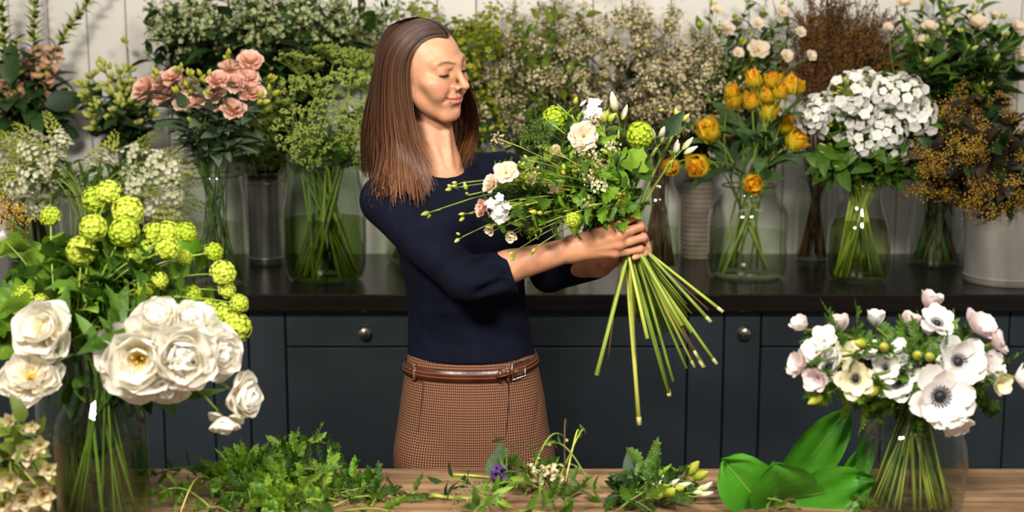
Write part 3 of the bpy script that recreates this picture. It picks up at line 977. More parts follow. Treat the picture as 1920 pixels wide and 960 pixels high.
# green umbels
hd = [P(x, y, d) for x, y, d in [(560, 140, 4.2), (625, 120, 4.2), (590, 185, 4.05), (655, 170, 4.05), (545, 195, 4.1), (610, 225, 3.98), (670, 225, 4.02),
                                 (560, 250, 4.0), (640, 260, 3.95), (590, 275, 3.95), (670, 285, 4.0), (690, 180, 4.15), (530, 230, 4.12), (660, 130, 4.15), (515, 265, 4.1), (688, 245, 4.1)]]
many('dill_umbel', 'green dill umbel in the wide barrel vase beside the woman', 'flower', 'dill in the barrel vase', V['dill'], hd, G_stem,
     r=.0038, lf=(FERN_m, 2, .08, .6, .9), headfn=h_mesh('umbel', UMB), size=.062, face=.25)
hd = [P(x, y, 4.25) for x, y in [(475, 260), (500, 290), (470, 300), (520, 215), (490, 225), (455, 270), (530, 300), (500, 180), (575, 120)]]
many('dill_umbel', 'dull green umbel drooping over the tall zinc bucket', 'flower', 'umbels over the tall bucket', V['zinc'], hd, G_stemd,
     r=.002, lf=(FERN_m, 2, .07, .6, .9), headfn=h_mesh('umbel', UMBD), size=.055, face=.3)
for i in range(26):          # thick cut stems that fill the barrel vase
    stem_thing('dill', 'thick green stem crossing inside the barrel vase', 'stem', 'stems in the barrel vase', V['dill'],
               P(R.uniform(560, 670), R.uniform(270, 300), 4.05 + R.uniform(-.05, .08)), G_stemy if i % 2 else G_stem, r=.0045, lf=(FERN_m, 2, .07, .75, .98))

# bupleurum behind the woman's head
hd = scatter(810, 110, 155, 85, 4.46, .12, 24) + scatter(900, 120, 55, 95, 4.42, .1, 10)
many('bupleurum', 'yellow-green bupleurum stem behind the woman\'s head', 'foliage', 'bupleurum behind the woman', V['bupl'], hd, G_stemd,
     r=.0022, lf=[(L_olive, 8, .05, .45, .95)], headfn=h_multi(CL_bupl, 'flower_cluster', 3, .04, .04), size=.042)
hd = scatter(905, 235, 50, 60, 4.40, .1, 9)
many('bupleurum_sprig', 'dark green sprig with round yellow buds right of the woman\'s hair', 'foliage', 'sprigs right of the hair', V['bupl'], hd, G_stemd,
     r=.002, lf=[(L_midov, 14, .05, .45, .98)], headfn=h_buds(BUDY, 4), size=.022)

# cream blossom branches
hd = scatter(1170, 130, 190, 120, 4.42, .22, 34) + scatter(1000, 170, 70, 75, 4.35, .1, 7) + scatter(1290, 180, 85, 70, 4.2, .1, 9)
many('blossom_branch', 'cream blossom branch in the jar behind the bouquet', 'flower', 'cream blossom branches', V['blos'], hd, G_stemb,
     r=.0024, lf=[(L_olive, 4, .04, .5, .95)], headfn=h_multi(CL_cream, 'blossom_cluster', 6, .042, .03), size=.03)
hd = scatter(1030, 60, 85, 75, 4.46, .1, 14)
many('lime_foliage', 'lime green leafy stem with cream florets above the held bouquet', 'foliage', 'lime foliage behind blossom', V['arm'], hd, G_stemd,
     r=.0022, lf=[(L_olive, 12, .06, .45, .98), (L_bright, 5, .05, .6, 1.0)], headfn=h_multi(CL_cream, 'blossom_cluster', 2, .03, .03), size=.028)

# cream scabious and green buds in the ribbed vase
spots = [(1363, 55, 30), (1422, 95, 42), (1475, 105, 24), (1420, 45, 24), (1345, 20, 24), (1467, 22, 26), (1520, 105, 22), (1385, 100, 22), (1500, 60, 22)]
for i, (x, y, s) in enumerate(sorted(spots)):
    stem_thing('cream_scabious', '%s pale peach bloom from the left in the spray above the tulips' % ORD[i], 'flower', 'peach blooms above the tulips', V['ceram'],
               P(x, y, 4.33), G_stem, r=.0016, lf=(L_mid, 7, .055, .4, .95), headfn=h_open(PT_blush, 7, 1.2), size=s * .5 * mpp(4.33), face=.75)
hd = scatter(1415, 70, 115, 75, 4.45, .08, 20)
many('green_bud_spray', 'leafy stem with small yellow-green buds above the tulips', 'foliage', 'budded stems above the tulips', V['ceram'], hd, G_stem,
     r=.0016, lf=[(L_mid, 18, .075, .4, .99)], headfn=h_buds(BUDY, 3), size=.022)

# brown twigs
for i in range(40):
    x = R.uniform(1480, 1668); y = R.uniform(-40, 60)
    t, pts = stem_thing('brown_twig', 'dry russet brown twig in the slim vase, %s %s' % ('tall' if y < 10 else 'short', 'left' if x < 1540 else 'middle' if x < 1610 else 'right'), 'twig', 'brown twigs in slim vase', V['twig'], P(1523 + (x - 1523) * .75 + 20, y + 90, 4.38), C_twig, r=.0022, neckrand=.5)
    for q in range(3):
        obj('twig_spray', ch(TWIG), t, T(pts[7 + q]) @ align((pts[-1] - pts[-3]).normalized() + Vector((R.gauss(0, .12), R.gauss(0, .1), .1)), R.uniform(0, 6)) @ S(R.uniform(.14, .2)))

# pale peach lilies / alstroemeria top right
spots = [(1752, 85, 55), (1725, 80, 36), (1770, 105, 40), (1828, 48, 48), (1775, 45, 26), (1905, 55, 36), (1912, 108, 34), (1695, 10, 36), (1665, 55, 24), (1742, 55, 34), (1862, 30, 24)]
for i, (x, y, s) in enumerate(sorted(spots)):
    stem_thing('peach_alstroemeria', '%s pale peach bloom from the left in the top right foliage' % ORD[i], 'flower', 'peach blooms top right', V['lily'],
               P(x, y, 4.25), G_stem, r=.0018, lf=(L_mid, 8, .07, .45, .97), headfn=h_open(PT_blush, 6, .95), size=s * .5 * mpp(4.25), face=.6)
hd = scatter(1790, 85, 135, 95, 4.44, .14, 30) + scatter(1785, 105, 125, 80, 4.26, .1, 16)
many('alstroemeria_foliage', 'dark green leafy stem in the top right foliage', 'foliage', 'leafy stems top right', V['lily'], hd, G_stemd,
     r=.0018, lf=[(L_mid, 20, .10, .42, .99), (L_dark, 8, .10, .45, .95)], headfn=h_buds(BUD, 2), size=.026)

# foxgloves
def foxglove(label, top, low, n, s, vv):
    t, pts = stem_thing('foxglove', label, 'flower', 'foxgloves at far left', V['fox'], top, G_stemd, r=.0035, lf=[(L_dark, 8, .15, .3, .62, (.7, 1.4))])
    a = len(pts) - 1
    low_k = .42
    for i in range(n):
        f = low_k + (1 - low_k) * i / n; k = min(int(f * a), a - 1); p = pts[k].lerp(pts[k + 1], f * a - k); tan = (pts[k + 1] - pts[k]).normalized()
        az = i * 2.3; u = (i / n)
        A = align(tan, az)
        if u < .5:
            obj('bell', BELL, t, T(p) @ A @ RX(-2.0) @ S(s * (1 - .35 * u)))
        else:
            obj('bud', BUD, t, T(p) @ A @ RX(-1.5 + u * .6) @ S(s * (.95 - .55 * u)))
        obj('bract', ch(L_dark), t, T(p) @ align(tan, az + .5) @ RX(-.7) @ S(s * (1.5 - .6 * u)))


foxglove('upright peach foxglove spike at left, second from the picture edge', P(62, -60, 4.42), None, 44, .042, 0)
foxglove('peach foxglove spike leaning right against the white boards', P(205, -40, 4.42), None, 42, .042, 0)
foxglove('peach foxglove spike cut by the left picture edge', P(4, 0, 4.36), None, 34, .045, 0)
foxglove('short peach foxglove spike between the two tall ones', P(30, 70, 4.3), None, 22, .045, 0)
for i in range(8):
    stem_thing('foxglove_foliage', 'broad dark foxglove leaf over the tall vase at left', 'foliage', 'foxglove leaves', V['fox'],
               P(R.uniform(0, 150), R.uniform(150, 230), 4.3 + R.uniform(-.08, .1)), G_stemd, r=.003, lf=(L_dark, 5, .15, .5, 1.0, (.7, 1.5)))

# green lisianthus buds
hd = scatter(215, 190, 80, 62, 4.38, .14, 26)
many('green_bud_spray', 'yellow-green bud spray left of the pink blooms', 'foliage', 'green bud sprays', V['lisbud'], hd, G_stemd,
     r=.0018, lf=[(L_dark, 8, .07, .4, .92)], headfn=h_buds(BUD, 7, .6), size=.03)
stem_thing('green_bud_spray', 'small green seed head rising alone above the green buds', 'foliage', None, V['lisbud'], P(238, 85, 4.4), G_stemd, r=.0015, headfn=h_buds(BUD, 4), size=.022)

# white stock / snapdragon spikes
for (cx_, cy_, rx_, ry_, n_, dd_) in [(85, 300, 85, 55, 18, 4.0), (260, 315, 75, 55, 15, 4.0)]:
    hd = scatter(cx_, cy_ + 25, rx_, ry_, dd_ + .08, .14, n_)
    many('white_stock', ('white stock spike in the left clump above the snowballs' if cx_ < 150 else 'white stock spike in the right clump above the snowballs'), 'flower',
         'white stock, left clump' if cx_ < 150 else 'white stock, right clump', V['snap'], hd, G_stem,
         r=.0022, lf=(L_mid, 4, .06, .5, .95), headfn=h_mesh('flower_spike', SPIKE), size=.135, face=.12)

# dark leafy branches that close the gaps in the back row
for (vk, cx_, cy_, rx_, ry_, n_, what) in [('zinc', 480, 80, 215, 85, 26, 'left of the woman'), ('bupl', 890, 190, 75, 110, 14, 'behind the woman\'s hair'), ('arm', 1030, 190, 90, 110, 12, 'behind the held bouquet'),
                                     ('blos', 1220, 190, 120, 120, 14, 'behind the cream blossom'), ('ceram', 1400, 130, 110, 100, 12, 'behind the tulips'), ('lily', 1760, 130, 130, 90, 12, 'behind the top right blooms'), ('fox', 60, 200, 80, 60, 8, 'under the foxgloves')]:
    many('evergreen_branch', 'dark evergreen leaf branch %s' % what, 'foliage', 'evergreen branches ' + what, V[vk], scatter(cx_, cy_, rx_, ry_, 4.48, .06, n_), G_stemb, r=.0022,
         lf=[(L_dark, 16, .075, .4, 1.0), (L_midov, 6, .06, .5, 1.0)])

# ------------------------------------------------------------------ counter: front row
# pink lisianthus
spots = [(270, 165, 42), (308, 176, 42), (324, 142, 36), (345, 192, 34), (368, 190, 34), (409, 150, 36), (402, 176, 34), (435, 128, 40), (470, 113, 40),
         (440, 155, 38), (465, 145, 40), (437, 203, 40), (472, 172, 40), (355, 160, 30), (392, 200, 28), (300, 150, 30)]
for i, (x, y, s) in enumerate(sorted(spots)):
    stem_thing('pink_lisianthus', '%s peach-pink lisianthus from the left in the cylinder vase' % ORD[i], 'flower', 'pink lisianthus', V['pink'],
               P(x, y, 3.92 + R.uniform(-.03, .03)), G_stemd, r=.002, lf=(L_grey, 7, .10, .42, .93), headfn=h_rose(PT_pink, 1.0), size=s * .64 * mpp(4), face=.55)
spots = [(296, 144), (340, 131), (360, 172), (390, 184), (379, 203), (431, 108), (355, 140), (370, 227), (418, 165), (480, 188), (497, 150), (502, 178), (385, 150), (335, 170), (450, 180), (490, 205), (410, 200), (372, 150)]
for i, (x, y) in enumerate(sorted(spots)):
    stem_thing('lisianthus_bud', '%s yellow lisianthus bud from the left among the pink blooms' % ORD[i], 'flower', 'yellow lisianthus buds', V['pink'],
               P(x, y + 8, 3.93 + R.uniform(-.05, .05)), G_stemd, r=.0014, lf=(L_grey, 4, .085, .42, .9), headfn=h_buds(BUDY, 3, .6), size=.027)

# tulips
spots = [(1328, 242, 50), (1307, 311, 46), (1375, 186, 38), (1412, 146, 36), (1448, 148, 34), (1409, 188, 34), (1438, 176, 33), (1464, 170, 32), (1482, 158, 34),
         (1497, 162, 28), (1442, 206, 38), (1472, 231, 40), (1495, 262, 42), (1412, 344, 44), (1258, 313, 36), (1373, 170, 30)]
for i, (x, y, s) in enumerate(sorted(spots)):
    stem_thing('orange_tulip', '%s orange-yellow double tulip counted from the left' % ORD[i], 'flower', 'orange tulips in the glass jar', V['tulip'],
               P(x, y, 3.98 + R.uniform(-.04, .06) if y < 300 else 3.88), G_stem, r=.003, lf=(L_tulip, 2, .2, .32, .7, (.25, .7)), headfn=h_tulip, size=s * .68 * mpp(4), face=.4)

# white phlox
spots = [(1540, 195, 42), (1592, 165, 42), (1570, 222, 40), (1645, 195, 42), (1700, 165, 40), (1722, 205, 40), (1738, 247, 36), (1662, 235, 38), (1618, 150, 34),
         (1690, 268, 34), (1622, 255, 36), (1518, 215, 30), (1610, 200, 40), (1690, 215, 40), (1660, 160, 34)]
for i, (x, y, s) in enumerate(sorted(spots)):
    stem_thing('white_phlox', '%s white phlox cluster from the left in the curved vase' % ORD[i], 'flower', 'white phlox in the curved vase', V['phlox'],
               P(x, y, 4.0 + R.uniform(-.08, .08)), G_stem, r=.0024, lf=(L_midov, 7, .085, .5, .96), headfn=h_phlox, size=s * mpp(4), face=.3)
for i in range(46):
    stem_thing('phlox_foliage', 'leafy phlox stem below the white clusters in the curved vase', 'stem', 'leafy phlox stems', V['phlox'],
               P(R.uniform(1525, 1745), R.uniform(265, 320), 4.0 + R.uniform(-.1, .1)), G_stemy if i % 3 else G_stem, r=.003, lf=(L_midov, 5, .09, .5, 1.0))

# golden plumes with dark leaves
hd = scatter(1815, 280, 115, 95, 4.05, .22, 34) + scatter(1870, 330, 60, 60, 3.95, .1, 10)
many('golden_plume', 'dark branch with golden yellow plumes in the large zinc bucket', 'foliage', 'golden plume branches', V['gold'], hd, G_stemb,
     r=.0026, lf=[(L_burg, 14, .085, .38, .99), (L_dark, 7, .085, .4, .95)], headfn=h_multi(CL_gold, 'golden_plume', 3, .03, .03), size=.028)

# ------------------------------------------------------------------ foreground left: snowballs, peonies, hellebores
spots = [(180, 375, 55, 0), (240, 397, 62, 0), (175, 427, 52, 0), (233, 435, 58, 0), (153, 470, 57, 0), (258, 473, 56, 0), (167, 517, 48, 0), (95, 407, 36, 1), (290, 440, 40, 1),
         (313, 467, 42, 1), (315, 437, 40, 1), (348, 437, 36, 1), (400, 473, 32, 1), (417, 513, 44, 1), (273, 543, 36, 1), (298, 527, 30, 1), (360, 553, 32, 1), (387, 580, 38, 1),
         (420, 590, 42, 1), (448, 570, 32, 1), (443, 614, 50, 1), (47, 553, 32, 1), (77, 567, 28, 1), (345, 483, 26, 1), (205, 362, 44, 1), (425, 545, 30, 1)]
for i, (x, y, s, k) in enumerate(sorted(spots)):
    big = s > 50
    lab = ('%s %s lime snowball bloom from the left, above the peonies' if k == 0 else '%s %s lime snowball head from the left, half open') % (ORD[i], 'large' if big else 'small')
    stem_thing('snowball_viburnum', lab, 'flower', 'lime snowball blooms', V['vib'], P(x, y, 2.5 + (.06 if y < 420 else 0) + R.uniform(-.03, .03)), G_stem, r=.0022,
               lf=(L_lobed if i % 3 else L_lobedb, 5, .07, .5, .86), headfn=h_mesh('flower_head', BALL if k == 0 else FLAT_VIB), size=s * (.5 if k == 0 else .6) * mpp(2.5), face=.5 if k == 0 else (-.2 + .9 * (x > 250), -.5, .8))
for i in range(58):
    stem_thing('snowball_foliage', 'lobed green viburnum leaf sprig among the snowball blooms', 'foliage', 'leaf sprigs among the snowballs', V['vib'],
               P(R.gauss(180, 110) if i % 4 else R.uniform(0, 120), R.uniform(440, 660), 2.60 + R.uniform(-.04, .1)), G_stem, r=.0018, lf=(L_lobed if i % 3 else L_lobedb, 6, .075, .55, 1.0, (.5, 1.3)))
peo = [(85, 622, 108, (-.2, -.8, .55), 'white peony at upper left with a faint yellow heart', 1, 2.36), (58, 712, 108, (.1, -.75, .65), 'white peony at lower left, just above the hellebores', 1, 2.34),
       (262, 672, 142, (.12, -1, .12), 'largest white peony, facing out with a bright yellow heart', 1, 2.30), (340, 668, 124, (.3, -.9, .1), 'full white peony touching the right of the yellow-hearted one', 0, 2.30),
       (296, 604, 92, (0, -.6, .8), 'white peony at the top of the big cluster', 0, 2.34), (360, 606, 84, (.4, -.5, .8), 'white peony at the top right of the big cluster', 0, 2.36),
       (406, 662, 96, (.7, -.7, .1), 'white peony at the right end of the big cluster', 0, 2.34), (450, 742, 86, (.9, -.4, .0), 'white peony drooping lowest at the right, petals falling open', 0, 2.36),
       (424, 788, 62, (-.1, -.6, -.8), 'small hanging white peony under the drooping one', 0, 2.35), (312, 716, 84, (.1, -.9, -.4), 'white peony at the underside of the big cluster', 0, 2.31)]
for (x, y, s, fc, lab, op, d) in peo:
    stem_thing('white_peony', lab, 'flower', 'white peonies', V['peony'], P(x, y, d), G_stem, r=.0034, lf=(L_mid, 4, .11, .45, .8), headfn=h_peony(1.0, bool(op)), size=s * .53 * mpp(d), face=fc)
for i in range(12):
    stem_thing('peony_foliage', 'long peony leaf sprig below the white blooms', 'foliage', 'peony leaf sprigs', V['peony'], P(R.uniform(110, 340), R.uniform(700, 780), 2.46 + R.uniform(-.05, .05)), G_stem, r=.002, lf=(L_mid, 5, .12, .5, 1.0, (.6, 1.5)))
obj_pet = obj('loose_petal', PT_peo_o[0], None, T(P(394, 742, 2.33)) @ RX(.5) @ RY(.2) @ S(.04)) if False else None
V['hell'] = vase('small_glass_vase', 'small glass vase of hellebores at the lower left corner', 30, 1040, .05, .16, CYL, TTOP, .5)
spots = [(18, 790, 40), (50, 850, 60), (75, 835, 44), (20, 900, 60), (80, 925, 70), (45, 935, 60), (10, 845, 50), (60, 800, 36), (5, 945, 50), (90, 880, 44)]
for i, (x, y, s) in enumerate(sorted(spots)):
    stem_thing('hellebore', '%s greenish-cream hellebore from the left in the bottom corner' % ORD[i], 'flower', 'hellebores in the corner', V['hell'], P(x, y, 2.22 + R.uniform(-.03, .05)), G_stem, r=.0022,
               lf=(L_olive, 3, .06, .55, .95), headfn=h_open(PT_hel, 5, 1.0, YC_SMALL), size=s * .5 * mpp(2.22), face=.6)
# rusty sprig and white bloom at the left edge, beyond the snowballs
stem_thing('rusty_sprig', 'rusty brown sprig at the left edge beside the snowballs', 'foliage', None, V['vib'], P(18, 395, 2.62), G_stemb, r=.0018, headfn=h_multi(CL_gold, 'seed_cluster', 6, .028, .02), size=.024)
stem_thing('white_edge_bloom', 'white bloom cut by the left picture edge above the snowballs', 'flower', None, V['vib'], P(4, 448, 2.6), G_stem, r=.0022, headfn=h_rose(PT_an['w'], .9), size=.022, face=.5)

# ------------------------------------------------------------------ foreground right: anemones
an = [(1794, 678, 88, 'w', (.1, -1, .15), 1, 'large white anemone facing out, dark eye, upper one of the front pair'), (1760, 742, 104, 'w', (.05, -1, .1), 1, 'largest white anemone, facing out, lower one of the front pair'),
      (1684, 714, 80, 'w', (-.3, -.8, .4), 1, 'white anemone with dark eye left of the largest one'), (1604, 710, 62, 'c', (-.2, -1, .1), 1, 'cream anemone with a dark eye at the left side'),
      (1556, 690, 66, 'w', (-.7, -.4, .5), 1, 'white anemone seen from the side left of the cream one'), (1510, 685, 54, 'p', (-.9, -.2, .3), 0, 'blush anemone in profile at the far left of the vase'),
      (1508, 618, 54, 'w', (-.6, -.4, .8), 0, 'white anemone at the upper left corner of the bunch'), (1546, 640, 48, 'w', (-.3, -.7, .6), 0, 'small white anemone right of the upper left one'),
      (1574, 624, 56, 'p', (-.3, -.3, 1), 0, 'blush anemone bud-like in profile at upper left'), (1640, 612, 52, 'w', (0, -.2, 1), 0, 'white anemone in profile at the top middle'),
      (1706, 618, 54, 'p', (.1, -.3, 1), 0, 'pale pink cupped anemone at the top, left of the tallest'), (1740, 580, 56, 'p', (.2, -.1, 1), 0, 'tallest blush anemone in profile'),
      (1756, 608, 62, 'w', (.1, -.6, .7), 1, 'white anemone just below the tallest blush one'), (1826, 622, 66, 'p', (.4, -.5, .7), 0, 'blush pink anemone at the upper right'),
      (1858, 646, 56, 'p', (.8, -.3, .5), 0, 'blush pink anemone in profile at the right'), (1854, 686, 54, 'w', (.5, -.7, .4), 1, 'white anemone with dark eye right of the front pair'),
      (1868, 718, 44, 'c', (.4, -.8, 0), 0, 'yellowish closed anemone below the right-hand dark-eyed one'), (1902, 708, 54, 'w', (1, -.3, .1), 0, 'white anemone in profile at the far right'),
      (1786, 782, 60, 'w', (.2, -.7, -.6), 0, 'white anemone hanging lowest under the front pair'), (1688, 668, 54, 'w', (-.2, -.7, .6), 1, 'white anemone half hidden in the middle of the bunch'),
      (1590, 668, 50, 'c', (-.3, -.7, .5), 0, 'cream anemone above the cream dark-eyed one'), (1740, 630, 46, 'w', (0, -.4, .9), 0, 'small white anemone in the middle below the top row'),
      (1532, 662, 50, 'w', (-.5, -.6, .5), 0, 'white anemone between the upper left and the side-seen one'), (1628, 664, 50, 'w', (-.1, -.6, .7), 0, 'small white anemone in the middle left of the bunch'),
      (1660, 690, 48, 'w', (-.2, -.8, .3), 1, 'white dark-eyed anemone tucked left of the front trio'), (1832, 690, 54, 'p', (.3, -.8, .3), 0, 'blush anemone right behind the upper of the front pair'),
      (1536, 708, 50, 'p', (-.6, -.7, 0), 0, 'blush anemone at the lower left edge of the bunch'), (1720, 690, 46, 'c', (0, -.8, .4), 0, 'cream anemone in the very middle of the bunch')]
for (x, y, s, k, fc, dk, lab) in an:
    dpt = 2.36 + .12 * max(0, fc[2]) + R.uniform(-.01, .02)
    stem_thing('anemone', lab, 'flower', 'anemones in the round vase', V['anem'], P(x, y, dpt), (G_stemd, G_olive, G_stemy)[int(R.random() * 3)], r=.0036, headfn=h_anem(k, 1.4 if dk else (.75 if fc[2] > .7 else 1.1), bool(dk)), size=s * .64 * mpp(dpt), face=fc)
for i, (x, y) in enumerate([(1542, 731), (1624, 634), (1645, 716), (1746, 660), (1660, 640), (1718, 655)]):
    stem_thing('anemone_bud', '%s yellow anemone bud from the left' % ORD[i], 'flower', 'yellow buds among the anemones', V['anem'], P(x, y + 12, 2.38), G_stem, r=.0022, headfn=lambda t, p, d, s: (obj('bud', BUDY, t, T(p) @ align(d) @ S(s)), obj('leafy_ruff', ch(RUFF), t, T(p - d * .01) @ align(d) @ S(s * 1.3))), size=.031)
for i in range(46):
    stem_thing('anemone_foliage', 'feathery green anemone leaf sprig in the round vase', 'foliage', 'anemone leaf sprigs', V['anem'], P(min(1850, max(1530, R.gauss(1690, 100))), R.uniform(640, 765), 2.46 + R.uniform(-.06, .07)), G_stem, r=.0018, lf=(FERN_m if i % 3 else FERN_b, 4, .075, .62, 1.0, (.4, 1.3)))
# ------------------------------------------------------------------ distance fields for the figure
class Field:
    def __init__(s, lo, hi, h):
        s.lo = np.array(lo, float); s.h = h
        n = np.ceil((np.array(hi) - s.lo) / h).astype(int) + 1
        s.n = n; s.f = np.full(n, .06, np.float32)
        s.ax = [s.lo[i] + h * np.arange(n[i]) for i in range(3)]

    def sub(s, lo, hi):
        a = np.clip(np.floor((np.array(lo) - s.lo) / s.h).astype(int), 0, s.n); b = np.clip(np.ceil((np.array(hi) - s.lo) / s.h).astype(int) + 1, 0, s.n)
        sl = tuple(slice(a[i], b[i]) for i in range(3))
        X, Y, Z = np.meshgrid(*[s.ax[i][sl[i]] for i in range(3)], indexing='ij', sparse=True)
        return sl, X, Y, Z

    def put(s, sl, d, k, cut=False):
        a = s.f[sl]; d = d.astype(np.float32)
        if a.size == 0:
            return
        if cut:
            d = -d
        if k > 0:
            h = np.maximum(k - np.abs(a - d), 0) / k * 1.0; q = h * h * k * .25
        else:
            q = 0
        s.f[sl] = (np.maximum(a, d) + q) if cut else (np.minimum(a, d) - q)

    def ell(s, c, r, k=.01, M=None, cut=False):
        m = max(r) + k + 3 * s.h + .004; c = np.array(c, float)
        sl, X, Y, Z = s.sub(c - m, c + m); x, y, z = X - c[0], Y - c[1], Z - c[2]
        if M is not None:
            A = np.array(M.to_3x3().transposed()); x, y, z = (A[i][0] * x + A[i][1] * y + A[i][2] * z for i in range(3))
        k0 = np.sqrt((x / r[0]) ** 2 + (y / r[1]) ** 2 + (z / r[2]) ** 2) + 1e-9
        k1 = np.sqrt((x / r[0] ** 2) ** 2 + (y / r[1] ** 2) ** 2 + (z / r[2] ** 2) ** 2) + 1e-9
        s.put(sl, k0 * (k0 - 1) / k1, k, cut)

    def cone(s, a, b, ra, rb, k=.01, cut=False):
        a, b = np.array(a, float), np.array(b, float); m = max(ra, rb) + k + 3 * s.h + .004
        sl, X, Y, Z = s.sub(np.minimum(a, b) - m, np.maximum(a, b) + m); d = b - a; L2 = max(float(d @ d), 1e-12)
        t = np.clip(((X - a[0]) * d[0] + (Y - a[1]) * d[1] + (Z - a[2]) * d[2]) / L2, 0, 1)
        q = np.sqrt((X - a[0] - t * d[0]) ** 2 + (Y - a[1] - t * d[1]) ** 2 + (Z - a[2] - t * d[2]) ** 2)
        s.put(sl, q - (ra + t * (rb - ra)), k, cut)

    def chain(s, pts, rs, k=.01, cut=False):
        for i in range(len(pts) - 1):
            s.cone(pts[i], pts[i + 1], rs[i], rs[i + 1], k if i == 0 else min(k, .004) if not cut else k, cut)

    def loft(s, rings, k=.01, cap=True, pw=2.0):
        rings = sorted(rings); z = [q[0] for q in rings]
        m = max(max(q[3], q[4]) for q in rings) + k + .03
        lo = (min(q[1] for q in rings) - m, min(q[2] for q in rings) - m, z[0] - .03); hi = (max(q[1] for q in rings) + m, max(q[2] for q in rings) + m, z[-1] + .03)
        sl, X, Y, Z = s.sub(lo, hi); I = [np.interp(Z, z, [q[i] for q in rings]) for i in range(1, 5)]
        d = (((np.abs(X - I[0]) / I[2]) ** pw + (np.abs(Y - I[1]) / I[3]) ** pw) ** (1 / pw) - 1) * np.minimum(I[2], I[3])
        d = np.maximum(d, np.maximum(Z - z[-1], z[0] - Z))
        s.put(sl, d, k)

    def plane(s, p, n, lo, hi):
        """cut away everything on the +n side of p within the box"""
        sl, X, Y, Z = s.sub(lo, hi); n = Vector(n).normalized()
        d = (X - p[0]) * n.x + (Y - p[1]) * n.y + (Z - p[2]) * n.z
        s.f[sl] = np.maximum(s.f[sl], d)

    def mesh(s, smooth=2):
        f = s.f; h = s.h; b = f < 0
        c = b[:-1, :-1, :-1].astype(np.int8)
        tot = np.zeros(tuple(n - 1 for n in f.shape), np.int8)
        cor = [(i, j, k) for i in (0, 1) for j in (0, 1) for k in (0, 1)]
        nx, ny, nz = tot.shape
        for (i, j, k) in cor:
            tot += b[i:i + nx, j:j + ny, k:k + nz]
        mix = (tot > 0) & (tot < 8); idx = np.argwhere(mix); nid = np.full(tot.shape, -1, np.int64); nid[mix] = np.arange(len(idx))
        vals = np.stack([f[idx[:, 0] + i, idx[:, 1] + j, idx[:, 2] + k] for (i, j, k) in cor], 1)
        cc = np.array(cor, float); acc = np.zeros((len(idx), 3)); cnt = np.zeros(len(idx))
        for a in range(8):
            for e in range(a + 1, 8):
                if np.abs(cc[a] - cc[e]).sum() == 1:
                    va, ve = vals[:, a], vals[:, e]; mk = (va < 0) != (ve < 0); t = np.where(mk, va / np.where(mk, va - ve, 1), 0)
                    acc += np.where(mk[:, None], cc[a] + t[:, None] * (cc[e] - cc[a]), 0); cnt += mk
        V = s.lo + h * (idx + acc / cnt[:, None])
        Fs = []
        for ax in range(3):
            sa = [slice(None)] * 3; sb = [slice(None)] * 3; sa[ax] = slice(0, -1); sb[ax] = slice(1, None)
            A, B = b[tuple(sa)], b[tuple(sb)]; e = np.argwhere(A != B); o1, o2 = [(1, 2), (2, 0), (0, 1)][ax]
            ok = (e[:, o1] > 0) & (e[:, o2] > 0) & (e[:, o1] < f.shape[o1] - 1) & (e[:, o2] < f.shape[o2] - 1); e = e[ok]
            q = []
            for da, db in ((-1, -1), (0, -1), (0, 0), (-1, 0)):
                w_ = e.copy(); w_[:, o1] += da; w_[:, o2] += db; q.append(nid[w_[:, 0], w_[:, 1], w_[:, 2]])
            q = np.stack(q, 1); ins = A[e[:, 0], e[:, 1], e[:, 2]]; q[~ins] = q[~ins][:, ::-1]; Fs.append(q)
        Fq = np.concatenate(Fs)
        for _ in range(smooth):
            sm = np.zeros_like(V); ct = np.zeros(len(V))
            for a in range(4):
                e = (a + 1) % 4
                np.add.at(sm, Fq[:, a], V[Fq[:, e]]); np.add.at(ct, Fq[:, a], 1)
            V = V * .5 + .5 * sm / ct[:, None]
        return V, Fq


def qmesh(name, parts, mats):
    """parts: list of (V, F quads, colour per vertex or None)"""
    Vs, Fs, Cs, o = [], [], [], 0
    for Vv, Ff, Cc in parts:
        Vs.append(Vv); Fs.append(Ff + o); o += len(Vv); Cs.append(Cc if Cc is not None else np.ones((len(Vv), 4)) * .5)
    Vv, Ff, Cc = np.concatenate(Vs), np.concatenate(Fs), np.concatenate(Cs)
    me = bpy.data.meshes.new(name); me.vertices.add(len(Vv)); me.vertices.foreach_set('co', Vv.astype(np.float32).ravel())
    me.loops.add(Ff.size); me.loops.foreach_set('vertex_index', Ff.astype(np.int32).ravel())
    me.polygons.add(len(Ff)); me.polygons.foreach_set('loop_start', np.arange(0, Ff.size, 4, dtype=np.int32)); me.polygons.foreach_set('loop_total', np.full(len(Ff), 4, np.int32))
    me.polygons.foreach_set('use_smooth', np.ones(len(Ff), bool))
    for m in mats:
        me.materials.append(m)
    at = me.color_attributes.new('tone', 'FLOAT_COLOR', 'POINT'); at.data.foreach_set('color', Cc.astype(np.float32).ravel())
    me.update(calc_edges=True); me.validate()
    return me


